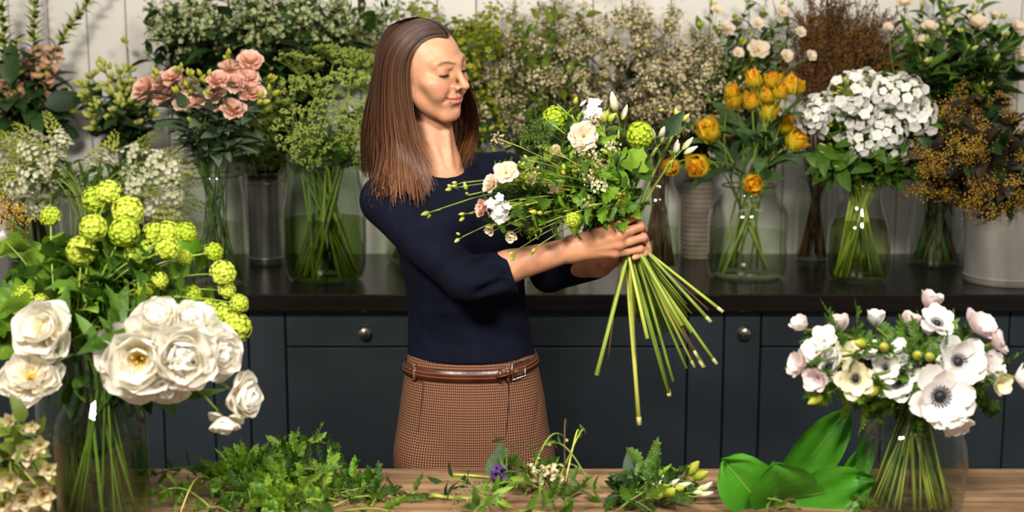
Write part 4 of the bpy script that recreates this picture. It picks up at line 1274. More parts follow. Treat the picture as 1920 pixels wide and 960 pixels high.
# ------------------------------------------------------------------ the woman
def skin_material():
    m, nt, b, out = nodes('skin'); L = nt.links.new
    at = N(nt, 'ShaderNodeAttribute'); at.attribute_name = 'tone'
    tc = N(nt, 'ShaderNodeTexCoord'); nz = N(nt, 'ShaderNodeTexNoise'); nz.inputs['Scale'].default_value = 60; nz.inputs['Detail'].default_value = 5; L(tc.outputs['Object'], nz.inputs['Vector'])
    rp = ramp(nt, [(.3, (.90, .88, .86, 1)), (.7, (1.06, 1.06, 1.06, 1))]); L(nz.outputs['Fac'], rp.inputs[0])
    mx = N(nt, 'ShaderNodeMix', data_type='RGBA', blend_type='MULTIPLY'); mx.inputs[0].default_value = 1; L(at.outputs['Color'], mx.inputs[6]); L(rp.outputs[0], mx.inputs[7])
    L(mx.outputs[2], b.inputs['Base Color']); b.inputs['Roughness'].default_value = .46; b.inputs['Specular IOR Level'].default_value = .42
    b.inputs['Subsurface Weight'].default_value = .18; b.inputs['Subsurface Radius'].default_value = (.012, .005, .003); b.inputs['Subsurface Scale'].default_value = 1.0
    n2 = N(nt, 'ShaderNodeTexNoise'); n2.inputs['Scale'].default_value = 260; L(tc.outputs['Object'], n2.inputs['Vector'])
    bp = N(nt, 'ShaderNodeBump'); bp.inputs['Strength'].default_value = .06; bp.inputs['Distance'].default_value = .002; L(n2.outputs['Fac'], bp.inputs['Height']); L(bp.outputs[0], b.inputs['Normal'])
    return m


M_skin = skin_material()
SK = np.array(lin('c99372')); SKP = np.array(lin('c38068')); LIP = np.array(lin('b3685a')); BROW = np.array(lin('573a28')); SCALP = np.array(lin('2a1a12')); LID = np.array(lin('a97258'))
HC = P(797, 121, 3.12)
MH = T(HC) @ RZ(rad(56)) @ RX(rad(7)) @ RY(rad(-8))
MHi = MH.inverted()
c_ = .01
WO = Vector((P(885, 700, 3.10).x, 3.10, 0))          # where she stands
woman = thing('person', 'woman in a navy sweater and brown checked trousers holding a bouquet', 'person', WO)


def lc(p):          # world -> head local
    q = MHi @ Vector(p); return (q.x, q.y, q.z)


fd = Field((-.10, -.128, -.27), (.10, .135, .128), .0016)
fd.ell((0, .012, .020), (.070, .093, .075), .01)
fd.ell((0, -.028, -.028), (.0585, .058, .078), .03)
fd.ell((0, -.034, -.072), (.040, .046, .034), .03)
fd.ell((0, -.0745, -.102), (.017, .0145, .0145), .022)
for s in (-1, 1):
    fd.cone((s * .052, .004, -.052), (s * .016, -.066, -.101), .013, .012, .022)
    fd.ell((s * .047, -.057, -.026), (.020, .020, .015), .022)
    fd.ell((s * .037, -.067, -.046), (.018, .017, .019), .022)
    fd.cone((s * .012, -.083, .013), (s * .046, -.066, .016), .008, .008, .018)
    fd.ell((s * .0345, -.094, .0010), (.0205, .0160, .0120), .012, cut=True)
    fd.ell((s * .0335, -.0712, -.0005), (.0172, .0145, .0138), .003)
    fd.cone((s * .020, -.0835, .0085), (s * .044, -.0735, .0075), .0042, .0040, .006)
    fd.ell((s * .072, .010, -.012), (.006, .017, .030), .006)
fd.cone((0, -.082, .012), (0, -.1085, -.029), .0068, .0074, .012)
fd.ell((0, -.1125, -.0325), (.0088, .0092, .0080), .008)
for s in (-1, 1):
    fd.ell((s * .0115, -.0945, -.0375), (.0072, .0095, .0068), .007)
    fd.ell((s * .0062, -.1005, -.0435), (.0030, .0055, .0030), .003, cut=True)
fd.ell((0, -.071, -.064), (.028, .020, .022), .02)
um = [(0, -.0925, -.0605), (.010, -.0905, -.0595), (.020, -.0835, -.0615), (.0275, -.0745, -.0615)]
lm = [(0, -.0910, -.0705), (.010, -.0890, -.0700), (.019, -.0830, -.0670), (.027, -.0750, -.0625)]
for s in (-1, 1):
    fd.chain([(s * a, b_, z) for a, b_, z in um], [.0040, .0042, .0034, .0018], .005)
    fd.chain([(s * a, b_, z) for a, b_, z in lm], [.0050, .0048, .0036, .0018], .005)
    ml_ = [(0, -.0975, -.0653), (.010, -.0955, -.0650), (.020, -.0880, -.0637), (.0295, -.0770, -.0605)]
    fd.chain([(s * a, b_, z) for a, b_, z in ml_], [.0017, .0018, .0018, .0022], .003, cut=True)
    fd.chain([(s * .0175, -.0945, -.040), (s * .029, -.0905, -.052), (s * .0345, -.0825, -.066)], [.0020, .0030, .0022], .010, cut=True)
fd.ell((0, -.0925, -.0835), (.016, .006, .0045), .010, cut=True)
# neck and upper chest (placed in the room, brought into head space)
nb = lc(P(824, 325, 3.16)); nt_ = lc(P(804, 212, 3.165))
fd.cone(nt_, nb, .047, .049, .016)
fd.cone(nb, lc(P(828, 350, 3.15)), .052, .075, .03)
for a_, b_ in (((795, 236, 3.125), (832, 322, 3.108)), ((838, 250, 3.13), (846, 322, 3.112))):
    fd.cone(lc(P(*a_)), lc(P(*b_)), .006, .005, .014)
hv, hf = fd.mesh(1)


def gs(p, c, r):
    return np.exp(-(((p - np.array(c)) / np.array(r)) ** 2).sum(1))


def blend(Cc, w_, col):
    w_ = np.clip(w_, 0, 1)[:, None]; return Cc * (1 - w_) + col * w_


hc = np.tile(SK, (len(hv), 1))
for s in (-1, 1):
    hc = blend(hc, .55 * gs(hv, (s * .045, -.075, -.038), (.022, .03, .018)), SKP)
    hc = blend(hc, .75 * gs(hv, (s * .032, -.082, .004), (.016, .02, .006)), LID)
    for (bx_, bz_, w_) in ((.014, .0165, .7), (.020, .0185, .9), (.027, .0205, 1), (.034, .0212, 1), (.041, .0200, .85), (.047, .0172, .6)):
        hc = blend(hc, 1.0 * w_ * np.exp(-((hv[:, 0] - s * bx_) / .0052) ** 2 - ((hv[:, 2] - bz_) / .0028) ** 2) * (hv[:, 1] < -.03), BROW)
    for pts_ in (um, lm):
        for (a, b_, z) in pts_:
            hc = blend(hc, .95 * gs(hv, (s * a, b_ - .002, z), (.006, .012, .0042)) * (1 if a < .026 else .7), LIP)
hc = blend(hc, .3 * gs(hv, (0, -.108, -.035), (.012, .02, .01)), SKP)
ang = np.arctan2(np.abs(hv[:, 0]), -(hv[:, 1] - .012)); el = (hv[:, 2] - .020) / .075
hl = np.interp(ang, [0, .45, .8, 1.05, 1.25, 1.6, 3.2], [.78, .76, .62, .30, -.15, -.7, -1.0])
hc = blend(hc, (el - hl) / .10 + .3, SCALP) if True else hc
hc[hv[:, 2] < -.10, :] = np.where((hv[hv[:, 2] < -.10, 1] > .09)[:, None], SCALP, hc[hv[:, 2] < -.10, :])
hw = hv @ np.array(MH.to_3x3()).T + np.array(MH.translation)

# arms and hands
SR, ER = P(722, 378, 3.06), P(874, 522, 2.90)
WR = P(1070, 468, 2.895)
SL, EL = P(945, 330, 3.22), P(1030, 512, 3.20)
WL = P(1122, 496, 3.01)


def bbox(ps, m):
    a = np.array([tuple(p) for p in ps]); return a.min(0) - m, a.max(0) + m


fa = Field(*bbox([ER, WR, P(1225, 385, 2.86), P(1225, 520, 2.99), EL], .05), .0017)
CUF = P(962, 512, 2.90)
fa.cone(ER, ER.lerp(WR, .42), .034, .0355, .006); fa.cone(ER.lerp(WR, .40), WR, .0355, .0250, .006)
mc = [P(1148, 425, 2.868), P(1160, 442, 2.862), P(1160, 459, 2.866), P(1152, 475, 2.876)]
pi = [P(1191, 405, 2.882), P(1200, 425, 2.876), P(1206, 445, 2.880), P(1200, 467, 2.888)]
di = [P(1196, 410, 2.915), P(1206, 430, 2.914), P(1209, 449, 2.915), P(1203, 468, 2.915)]
ti = [P(1178, 420, 2.940), P(1186, 438, 2.942), P(1188, 454, 2.940), P(1186, 470, 2.935)]
for q in range(4):
    fa.cone(WR.lerp(mc[q], .05), mc[q], .0215, (.0125, .0122, .0115, .0108)[q], .016)
    rr_ = (.0098, .0098, .0092, .0086)[q]
    fa.chain([mc[q], mc[q].lerp(pi[q], .5), pi[q], di[q], ti[q]], [rr_ * 1.12, rr_ * .98, rr_ * 1.0, rr_ * .88, rr_ * .78], .006)
    fa.ell(mc[q] + Vector((0, -.006, .001)), (.0085, .0075, .0075), .008)
    fa.chain([WR.lerp(mc[q], .35) + Vector((0, -.0175, 0)), mc[q] + Vector((0, -.0095, 0))], [.0022, .0030], .006)
tb = [P(1098, 452, 2.905), P(1128, 418, 2.925), P(1160, 402, 2.945), P(1182, 398, 2.955)]
fa.chain(tb, [.018, .0125, .0105, .009], .014)
# left hand: palm behind the stems, finger ends come round below the right hand
fa.cone(EL, WL, .034, .0265, .01)
m2 = [P(1166, 438, 2.985), P(1170, 452, 2.982), P(1172, 466, 2.98), P(1172, 480, 2.978)]
p2 = [P(1200, 432, 2.965), P(1207, 447, 2.963), P(1212, 459, 2.958), P(1214, 470, 2.945)]
e2 = [P(1203, 436, 2.945), P(1209, 452, 2.943), P(1214, 463, 2.935), P(1214, 473, 2.915)]
for q in range(4):
    fa.cone(WL, m2[q], .021, .0115, .014)
    fa.chain([m2[q], p2[q], e2[q]], [.0105, .0092, .0082], .006)
fa.chain([e2[3], P(1207, 475, 2.897), P(1190, 482, 2.889)], [.0090, .0084, .0070], .004)
fa.chain([WL, P(1135, 492, 2.97), P(1158, 484, 2.95)], [.018, .0135, .010], .012)
av, af = fa.mesh(1)
ac = np.tile(SK * np.array([1.02, .97, .95, 1]), (len(av), 1))
for q in mc + pi:
    ac = blend(ac, .5 * gs(av, tuple(q + Vector((0, -.01, 0))), (.011, .012, .010)), np.array(lin('c57a63')))
ac = blend(ac, 1.0 * gs(av, tuple(P(1187, 483, 2.883)), (.0055, .006, .005)), np.array(lin('dba593')))

# torso and legs beneath the clothes
def R_(y, xl, xr, d, ry, e=0.0):
    a, b_ = P(xl, y, d), P(xr, y, d); c = (a + b_) / 2; return (c.z, c.x, d, (b_.x - a.x) / 2 - e, ry - e)


torso = [(345, 752, 930, 3.15, .072), (380, 735, 965, 3.13, .098), (430, 738, 975, 3.11, .115), (480, 748, 982, 3.10, .110), (540, 760, 984, 3.10, .102),
         (590, 765, 990, 3.10, .100), (640, 765, 999, 3.10, .106), (690, 762, 1010, 3.10, .112)]
hips = [(640, 770, 996, 3.10, .101), (665, 764, 1003, 3.10, .105), (690, 760, 1010, 3.10, .109), (743, 752, 1021, 3.10, .116), (803, 744, 1029, 3.10, .120), (850, 742, 1034, 3.10, .118), (885, 743, 1036, 3.10, .115)]
fb = Field(*bbox([P(660, 330, 3.3), P(1050, 330, 2.95), Vector((WO.x, 3.0, .0))], .06), .007)
fb.loft([R_(*q, e=.012) for q in torso], .0); fb.loft([R_(*q, e=.014) for q in hips], .02)
fb.cone(SR, ER, .038, .034, .03); fb.cone(SL, EL, .038, .034, .03); fb.cone(ER, ER.lerp(WR, .3), .034, .034, .01)
LEGS = [(P(818, 880, 3.08), Vector((WO.x - .075, 3.09, .50)), Vector((WO.x - .078, 3.12, .05))), (P(962, 880, 3.11), Vector((WO.x + .085, 3.12, .50)), Vector((WO.x + .09, 3.16, .05)))]
for a, b_, c in LEGS:
    fb.cone(a, b_, .074, .050, .03); fb.cone(b_, c, .050, .032, .02); fb.cone(c, c + Vector((.01, -.12, -.02)), .034, .026, .02)
bv, bf = fb.mesh(2)
off = np.array(WO)
body_me = qmesh('body', [(hw - off, hf, hc), (av - off, af, ac), (bv - off, bf, np.tile(SK, (len(bv), 1)))], [M_skin])
obj('body', body_me, woman)

# lashes, brows stay fine hairs of their own
M_lash = MAT('dark_lash', '1d1411', rough=.6)
for s in (-1, 1):
    mb = MB(); arc = []
    for i in range(9):
        u = -1 + i / 4; x = s * (.0335 + .0148 * u); z = -.0055 - .0022 * (1 - u * u) ; y = -.0712 - math.sqrt(max(1e-6, 1 - ((u * .0148) / .0172) ** 2 - ((z + .0005) / .0138) ** 2)) * .0150
        arc.append(MH @ Vector((x, y - .0003, z)) - WO)
    mb.tube(arc, [.0006, .0012, .0016, .0018, .0018, .0018, .0016, .0012, .0006], 5)
    for i in range(22):
        f = i / 21 * 7.98; k = int(f); p = arc[k].lerp(arc[k + 1], f - k); q = p + MH.to_3x3() @ Vector((s * (i - 8) * .00022, -.0045, -.0038)); mb.tube([p, (p + q) / 2 + Vector((0, 0, -.0008)), q], [.0004, .0003, .0001], 3)
    obj('eyelashes', mb.build('eyelashes', M_lash), woman)

# ---- sweater
M_knit = MAT('navy_knit', '060917', '0b1022', 30, .9, bump=.25, bscale=420, spec=.15)
fs = Field(*bbox([P(655, 270, 3.30), P(1130, 690, 2.86)], .05), .0036)
fs.loft([R_(*q) for q in torso[:-1]] + [R_(663, 764, 1003, 3.10, .110)], .0)
nbw = P(826, 318, 3.15)
fs.cone(P(826, 345, 3.15), P(832, 390, 3.14), .078, .10, .05)
fs.cone(P(795, 335, 3.12), SR + Vector((.005, 0, .008)), .044, .050, .04); fs.cone(P(865, 318, 3.18), SL, .044, .048, .04)
fs.ell(P(850, 432, 3.00), (.062, .055, .062), .05); fs.ell(P(935, 428, 3.04), (.058, .055, .06), .05)
MR = SR.lerp(ER, .5) + Vector((-.004, 0, -.006))
fs.chain([SR, MR, ER], [.053, .050, .047], .03); fs.cone(ER, P(985, 507, 2.897), .049, .0445, .012)
ML = SL.lerp(EL, .5)
fs.chain([SL, ML, EL], [.052, .048, .044], .03); fs.cone(EL, P(1122, 494, 3.03), .044, .034, .012)
# folds
for a, b_, r_ in (((850, 450, 2.86), (885, 488, 2.85), .009), ((838, 470, 2.86), (880, 512, 2.85), .008), ((800, 575, 2.99), (900, 560, 2.985), .009), ((780, 600, 3.0), (880, 606, 2.985), .007), ((745, 420, 3.0), (800, 455, 2.96), .006),
                  ((900, 548, 2.862), (940, 530, 2.856), .006), ((790, 640, 3.0), (870, 648, 2.985), .006), ((900, 610, 2.985), (970, 590, 3.0), .007)):
    fs.cone(P(*a), P(*b_), r_, r_ * .6, .022, cut=True)
cd_ = (WR - ER).normalized()
fs.plane(CUF, cd_, np.array(CUF) - .075, np.array(CUF) + .075)
CUL = P(1114, 495, 3.03); cdl = (WL - EL).normalized()
fs.plane(CUL, cdl, np.array(CUL) - .045, np.array(CUL) + .07)
# neck opening
fs.cone(P(824, 296, 3.125), P(822, 200, 3.14), .064, .075, .010, cut=True)
sv, sf = fs.mesh(2)
obj('sweater', qmesh('sweater', [(sv - off, sf, None)], [M_knit]), woman, label='navy blue fine-knit sweater')

# ---- trousers
def check_cloth():
    m, nt, b, out = nodes('brown_checked_cloth'); L = nt.links.new
    tc = N(nt, 'ShaderNodeTexCoord'); sp = N(nt, 'ShaderNodeSeparateXYZ'); L(tc.outputs['Object'], sp.inputs[0])
    at = N(nt, 'ShaderNodeMath', operation='ARCTAN2'); L(sp.outputs['X'], at.inputs[0])
    ng = N(nt, 'ShaderNodeMath', operation='MULTIPLY'); ng.inputs[1].default_value = -1; L(sp.outputs['Y'], ng.inputs[0]); L(ng.outputs[0], at.inputs[1])

    def wave(src, sc_):
        mu = N(nt, 'ShaderNodeMath', operation='MULTIPLY'); mu.inputs[1].default_value = sc_; L(src, mu.inputs[0])
        fr = N(nt, 'ShaderNodeMath', operation='FRACT'); L(mu.outputs[0], fr.inputs[0]); gt = N(nt, 'ShaderNodeMath', operation='GREATER_THAN'); gt.inputs[1].default_value = .5; L(fr.outputs[0], gt.inputs[0]); return gt.outputs[0]
    a = wave(at.outputs[0], 26.0); z = wave(sp.outputs['Z'], 165.0)
    ad = N(nt, 'ShaderNodeMath', operation='ADD'); L(a, ad.inputs[0]); L(z, ad.inputs[1])
    hf_ = N(nt, 'ShaderNodeMath', operation='MULTIPLY'); hf_.inputs[1].default_value = .5; L(ad.outputs[0], hf_.inputs[0])
    rp = ramp(nt, [(0, lin('3b2419')), (.5, lin('6e4935')), (1, lin('9d7458'))]); L(hf_.outputs[0], rp.inputs[0]); L(rp.outputs[0], b.inputs['Base Color'])
    b.inputs['Roughness'].default_value = .9; b.inputs['Specular IOR Level'].default_value = .15
    return m


M_check = check_cloth()
ft = Field(*bbox([P(720, 640, 3.28), P(1060, 640, 2.94), Vector((WO.x, 3.0, .05)), Vector((WO.x, 3.2, .05))], .04), .0045)
ft.loft([R_(*q) for q in hips], .0, pw=2.15)
for (a, b_, c), s in zip(LEGS, (-1, 1)):
    ft.cone(a + Vector((0, 0, .03)), b_, .088, .066, .03); ft.cone(b_, c, .066, .052, .015)
for a, b_, r_ in (((952, 705, 2.985), (947, 900, 2.965), .004), ((793, 724, 2.992), (781, 860, 2.982), .0035), ((1015, 745, 3.05), (1000, 860, 3.0), .003), ((960, 830, 2.97), (1010, 812, 3.0), .004), ((935, 860, 2.965), (880, 830, 2.965), .005)):
    ft.cone(P(*a), P(*b_), r_, r_, .010, cut=True)
ft.plane((0, 0, .09), (0, 0, -1), ft.lo, ft.lo + ft.n * ft.h)
tv, tf = ft.mesh(2)
obj('trousers', qmesh('trousers', [(tv - off, tf, None)], [M_check]), woman, label='brown houndstooth checked trousers')
M_seam = MAT('dark_seam', '2c1a10', rough=.9)
HR = sorted(R_(*q) for q in hips)


def hip_pt(z, x=None, ang_=None, o=0.0):
    i = [float(np.interp(z, [q[0] for q in HR], [q[k] for q in HR])) for k in range(1, 5)]
    pw = 2.15
    if x is not None:
        u = max(-.999, min(.999, (x - i[0]) / i[2])); return Vector((x, i[1] - i[3] * (1 - abs(u) ** pw) ** (1 / pw) - o, z))
    c, s = math.cos(ang_), math.sin(ang_); f = (abs(c) ** pw + abs(s) ** pw) ** (-1 / pw)
    return Vector((i[0] + (i[2] + o) * c * f, i[1] + (i[3] + o) * s * f, z))


def seam(pxs, nm):
    pts = [hip_pt(P(x, y, 2.99).z, P(x, y, 2.99).x, o=-.0005) - WO for x, y in pxs]
    obj(nm, MB().tube(pts, .0014, 5).build(nm, M_seam), woman)


seam([(953, 712), (954, 740), (953, 770), (949, 810), (945, 850), (943, 876)], 'fly_seam')
seam([(793, 724), (790, 760), (785, 800), (780, 840), (778, 862)], 'pocket_seam')
seam([(793, 722), (780, 722), (768, 720)], 'pocket_seam')
# ---- belt
M_leather = MAT('brown_leather', '3a1a0e', '57291a', 18, .32, bump=.05, bscale=120, spec=.6)
M_stitch = MAT('tan_stitch', '9c5f3d', rough=.7)
M_silver = MAT('silver_buckle', 'c9c5bc', rough=.18, metal=1)
mb = MB(); st = MB(); n = 72; Vv, Ff = [], []
zc0 = P(830, 707, 2.985).z; sl_ = (P(1005, 680, 3.03).z - zc0) / (P(1005, 680, 3.03).x - P(830, 707, 2.985).x)


def belt_z(x):
    xa = P(930, 697, 2.985).x; return zc0 + max(0, x - xa) * sl_ * 1.6


for k in range(n):
    a = 2 * math.pi * k / n
    c = hip_pt(zc0, ang_=a, o=.004)
    zc = belt_z(c.x)
    for dz, o in ((-.0135, .0025), (-.012, .0055), (.012, .0055), (.0135, .0025)):
        Vv.append(tuple(hip_pt(zc + dz, ang_=a, o=o) - WO))
for k in range(n):
    k2 = (k + 1) % n
    for j in range(3):
        Ff.append((k * 4 + j, k2 * 4 + j, k2 * 4 + j + 1, k * 4 + j + 1))
bo = obj('belt', MB().add(Vv, Ff).build('belt', M_leather), woman, label='dark brown leather belt')
for dz in (-.004, .004):
    pts = [hip_pt(belt_z(hip_pt(zc0, ang_=2 * math.pi * k / n, o=.004).x) + dz, ang_=2 * math.pi * k / n, o=.0058) - WO for k in range(n)]
    obj('stitching', MB().tube(pts + [pts[0]], .0008, 4).build('stitching', M_stitch), bo)


def on_belt(px, dz, o=.008):
    x = P(px, 690, 2.99).x; return hip_pt(belt_z(x) + dz, x, o=o) - WO


fr_ = [on_belt(960, -.017, .010), on_belt(985, -.017, .010), on_belt(985, .017, .010), on_belt(960, .017, .010)]
obj('buckle', MB().tube(fr_ + [fr_[0]], .0020, 6).tube([on_belt(960, 0, .011), on_belt(986, 0, .012)], .0014, 6).build('buckle', M_silver), bo, label='square silver buckle')
obj('belt_keeper', MB().tube([on_belt(938, -.0155), on_belt(938, .0155)], .004, 6, flat=.5).build('belt_keeper', M_leather), bo)
obj('belt_tip', MB().tube([on_belt(930, 0, .008), on_belt(945, 0, .009), on_belt(962, 0, .009)], .0125, 8, flat=.22).build('belt_tip', M_leather), bo)
for px in (952, 775):
    obj('belt_loop', MB().tube([on_belt(px, -.019, .006), on_belt(px, 0, .010), on_belt(px, .019, .006)], .0045, 6, flat=.4).build('belt_loop', M_check), woman)
M_shoe = MAT('black_shoe_leather', '131110', rough=.4)
for a, b_, c in LEGS:
    fo = Field(*bbox([c, c + Vector((.02, -.17, -.05))], .06), .006)
    fo.ell(c + Vector((.005, .0, -.005)), (.043, .05, .045), .02); fo.ell(c + Vector((.012, -.11, -.02)), (.044, .095, .034), .03); fo.plane((0, 0, .003), (0, 0, -1), fo.lo, fo.lo + fo.n * fo.h)
    v_, f_ = fo.mesh(2); obj('shoe', qmesh('shoe', [(v_ - off, f_, None)], [M_shoe]), woman)

# ---- hair
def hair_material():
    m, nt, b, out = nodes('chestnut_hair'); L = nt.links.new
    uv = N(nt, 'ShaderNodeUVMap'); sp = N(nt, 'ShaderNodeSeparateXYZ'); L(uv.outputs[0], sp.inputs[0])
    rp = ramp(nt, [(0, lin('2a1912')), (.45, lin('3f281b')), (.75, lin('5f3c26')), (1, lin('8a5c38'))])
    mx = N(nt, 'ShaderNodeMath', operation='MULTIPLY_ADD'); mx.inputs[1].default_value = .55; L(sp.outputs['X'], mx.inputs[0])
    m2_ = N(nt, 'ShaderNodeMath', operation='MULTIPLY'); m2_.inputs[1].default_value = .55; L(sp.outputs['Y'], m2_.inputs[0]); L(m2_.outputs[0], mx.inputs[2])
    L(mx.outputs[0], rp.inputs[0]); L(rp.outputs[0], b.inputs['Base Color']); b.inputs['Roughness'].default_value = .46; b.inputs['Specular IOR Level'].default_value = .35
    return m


M_hair = hair_material()
hr = random.Random(5)
EC = Vector((0, .012, .020)); ER3 = (.0715, .0945, .0765)


def slerp3(a, b_, c, t):
    q = a * ((1 - t) ** 2) + b_ * (2 * t * (1 - t)) + c * (t * t); return q.normalized()


HV, HF, HU = [], [], []


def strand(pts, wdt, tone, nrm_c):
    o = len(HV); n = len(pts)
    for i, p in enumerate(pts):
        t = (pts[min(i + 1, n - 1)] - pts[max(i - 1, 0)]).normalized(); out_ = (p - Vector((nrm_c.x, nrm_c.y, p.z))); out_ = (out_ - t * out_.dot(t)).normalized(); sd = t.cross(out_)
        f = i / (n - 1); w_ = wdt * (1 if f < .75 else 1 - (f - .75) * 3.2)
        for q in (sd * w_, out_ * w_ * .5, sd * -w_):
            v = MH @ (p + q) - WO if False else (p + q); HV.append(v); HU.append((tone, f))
    for i in range(n - 1):
        a = o + i * 3; HF.append((a, a + 1, a + 4, a + 3)); HF.append((a + 1, a + 2, a + 5, a + 4))


def hair_strand(s, u, layer, wdt, fwd=0.0):
    be = rad(46 - fwd + 104 * u + hr.gauss(0, 2)); phi = rad(84 - fwd * .6 + 96 * u ** .9 + hr.gauss(0, 2))
    d0 = Vector((s * .02, -math.cos(be), math.sin(be))).normalized()
    d1 = Vector((s * math.sin(phi), -math.cos(phi), -.12)).normalized()
    azm = rad(74 - fwd * 1.2 + 82 * u); elm = rad(44 + 4 * u); dm = Vector((s * math.sin(azm) * math.cos(elm), -math.cos(azm) * math.cos(elm), math.sin(elm)))
    pts = []
    for i in range(9):
        t = i / 8; d = slerp3(d0, dm, d1, t); o = layer * (.35 + .65 * min(1, t * 1.6))
        pts.append(EC + Vector((d.x * (ER3[0] + o), d.y * (ER3[1] + o), d.z * (ER3[2] + o))))
    p = pts[-1]
    Lg = (.262 if s < 0 else .222) + hr.gauss(0, .018) - .015 * (1 - u)
    near = s < 0; wv = hr.uniform(0, 2.5)
    for i in range(1, 11):
        f = i / 10; z = p.z - (Lg + p.z) * f
        ox, oy = p.x - EC.x, p.y - EC.y
        if near:
            fl = 1 + (.10 + .60 * min(1, u * 1.6)) * f ** 1.3; x = EC.x + ox * fl; y = EC.y + oy * fl - (.045 * f) * (1 - u) ** 2
            sw = .034 * max(0, f - .6) ** 1.5 / .25; x += .5 * sw; y -= .87 * sw
        else:
            fl = 1 + .22 * f; x = EC.x + ox * fl + .014 * math.sin(f * 2.6); y = EC.y + oy * fl - (.075 * math.sin(min(1, f * 1.5) * 1.57)) * (1 - u) ** .7
            x -= .010 * max(0, f - .75) * 4
        x += math.sin(f * 5 + u * 30 + wv) * .003 * f; y += math.cos(f * 4 + u * 23 + wv * 2) * .003 * f
        pts.append(Vector((x, y, z)))
    for _ in range(3):
        pts = [pts[0]] + [(pts[i - 1] + pts[i] * 2 + pts[i + 1]) / 4 for i in range(1, len(pts) - 1)] + [pts[-1]]
    strand(pts, wdt, min(1, max(0, hr.gauss(.42, .22) + .25 * (hr.random() < .12))), Vector((0, .012, 0)))


for s in (-1, 1):
    for i in range(420):
        hair_strand(s, hr.random(), hr.uniform(.002, .008), .0045)
    for i in range(1100):
        hair_strand(s, hr.random() ** 1.1, hr.uniform(.006, .017), hr.uniform(.0009, .0018))
    for i in range(240):
        hair_strand(s, hr.random() * .06, hr.uniform(.0015, .009), hr.uniform(.0006, .0012), hr.uniform(0, 6))
A = np.array(MH); HVa0 = None
HVa = np.array([tuple(v) for v in HV]) @ A[:3, :3].T + A[:3, 3] - off
# the ends lie on the sweater: push them out of its distance field


def sample(fld, p):
    q = (p - fld.lo) / fld.h; q = np.clip(q, 0, np.array(fld.f.shape) - 1.001); i = q.astype(int); t = q - i; v = 0
    for a in (0, 1):
        for b_ in (0, 1):
            for c in (0, 1):
                v = v + fld.f[i[:, 0] + a, i[:, 1] + b_, i[:, 2] + c] * (t[:, 0] if a else 1 - t[:, 0]) * (t[:, 1] if b_ else 1 - t[:, 1]) * (t[:, 2] if c else 1 - t[:, 2])
    return v


hx = HVa + off; lay_ = np.repeat(np.array([hr.uniform(.003, .014) for _ in range(len(hx) // 57 + 1)]), 57)[:len(hx)]
for _ in range(16):
    v0 = sample(fs, hx); hx = hx + np.array([[-.18, -.97, .0]]) * np.clip(lay_ - v0, 0, .02)[:, None] * ((hx[:, 2] < HC.z - .10)[:, None])
hq = hx.reshape(-1, 19, 3, 3)
for _ in range(3):
    hq[:, 1:-1] = (hq[:, :-2] + 2 * hq[:, 1:-1] + hq[:, 2:]) / 4
HVa = hq.reshape(-1, 3) - off
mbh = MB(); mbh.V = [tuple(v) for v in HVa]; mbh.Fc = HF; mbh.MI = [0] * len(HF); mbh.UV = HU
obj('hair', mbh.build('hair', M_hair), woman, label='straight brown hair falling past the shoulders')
# ------------------------------------------------------------------ the bouquet in her hands
GR = P(1178, 440, 2.912)
bq = thing('bouquet', 'loose bouquet of cream and lime flowers held in the woman\'s hands', 'bouquet', GR)


M_cut = MAT('pale_cut_stem', 'b3ad72', 'd3cba0', 25, .6)


def b_stem(head, end, mat, r=.0026, lf=None, headfn=None, size=.02, face=None, r_end=None):
    side = (end - GR).normalized(); j = Vector((R.uniform(-.011, .011), R.uniform(-.010, .012), 0))
    g = GR + j
    up = (head - g); L = up.length
    c = g + (g - end).normalized() * L * .45
    pts = [end.lerp(g, t) for t in (0, .3, .6, .85)] + bez(g, c, head, 8)
    pts = [p - GR for p in pts]; n = len(pts); r *= 1.2; r_end = (r_end or r) * 1.2
    if r > .0026 and R.random() < .6:
        k_ = R.uniform(.06, .2); obj('cut_end', MB().tube([pts[0], pts[0].lerp(pts[1], k_)], [r * 1.25, r * 1.3], 7).build('cut_end', M_cut), bq, label='pale stripped stem end')
    obj('stem', MB().tube(pts, [(r_end or r) * 1.1 if i < 1 else r * (1.1 - .5 * i / n) for i in range(n)], 6).build('stem', mat), bq)
    if lf:
        for l in (lf if isinstance(lf, list) else [lf]):
            leaves(bq, pts, *l)
    tan = (pts[-1] - pts[-2]).normalized()
    d = tan if face is None else (Vector(face).normalized() if not isinstance(face, float) else (tan * (1 - face) + Vector((0, -.9, .35)) * face).normalized())
    if headfn:
        headfn(bq, pts[-1], d, size)
    return pts


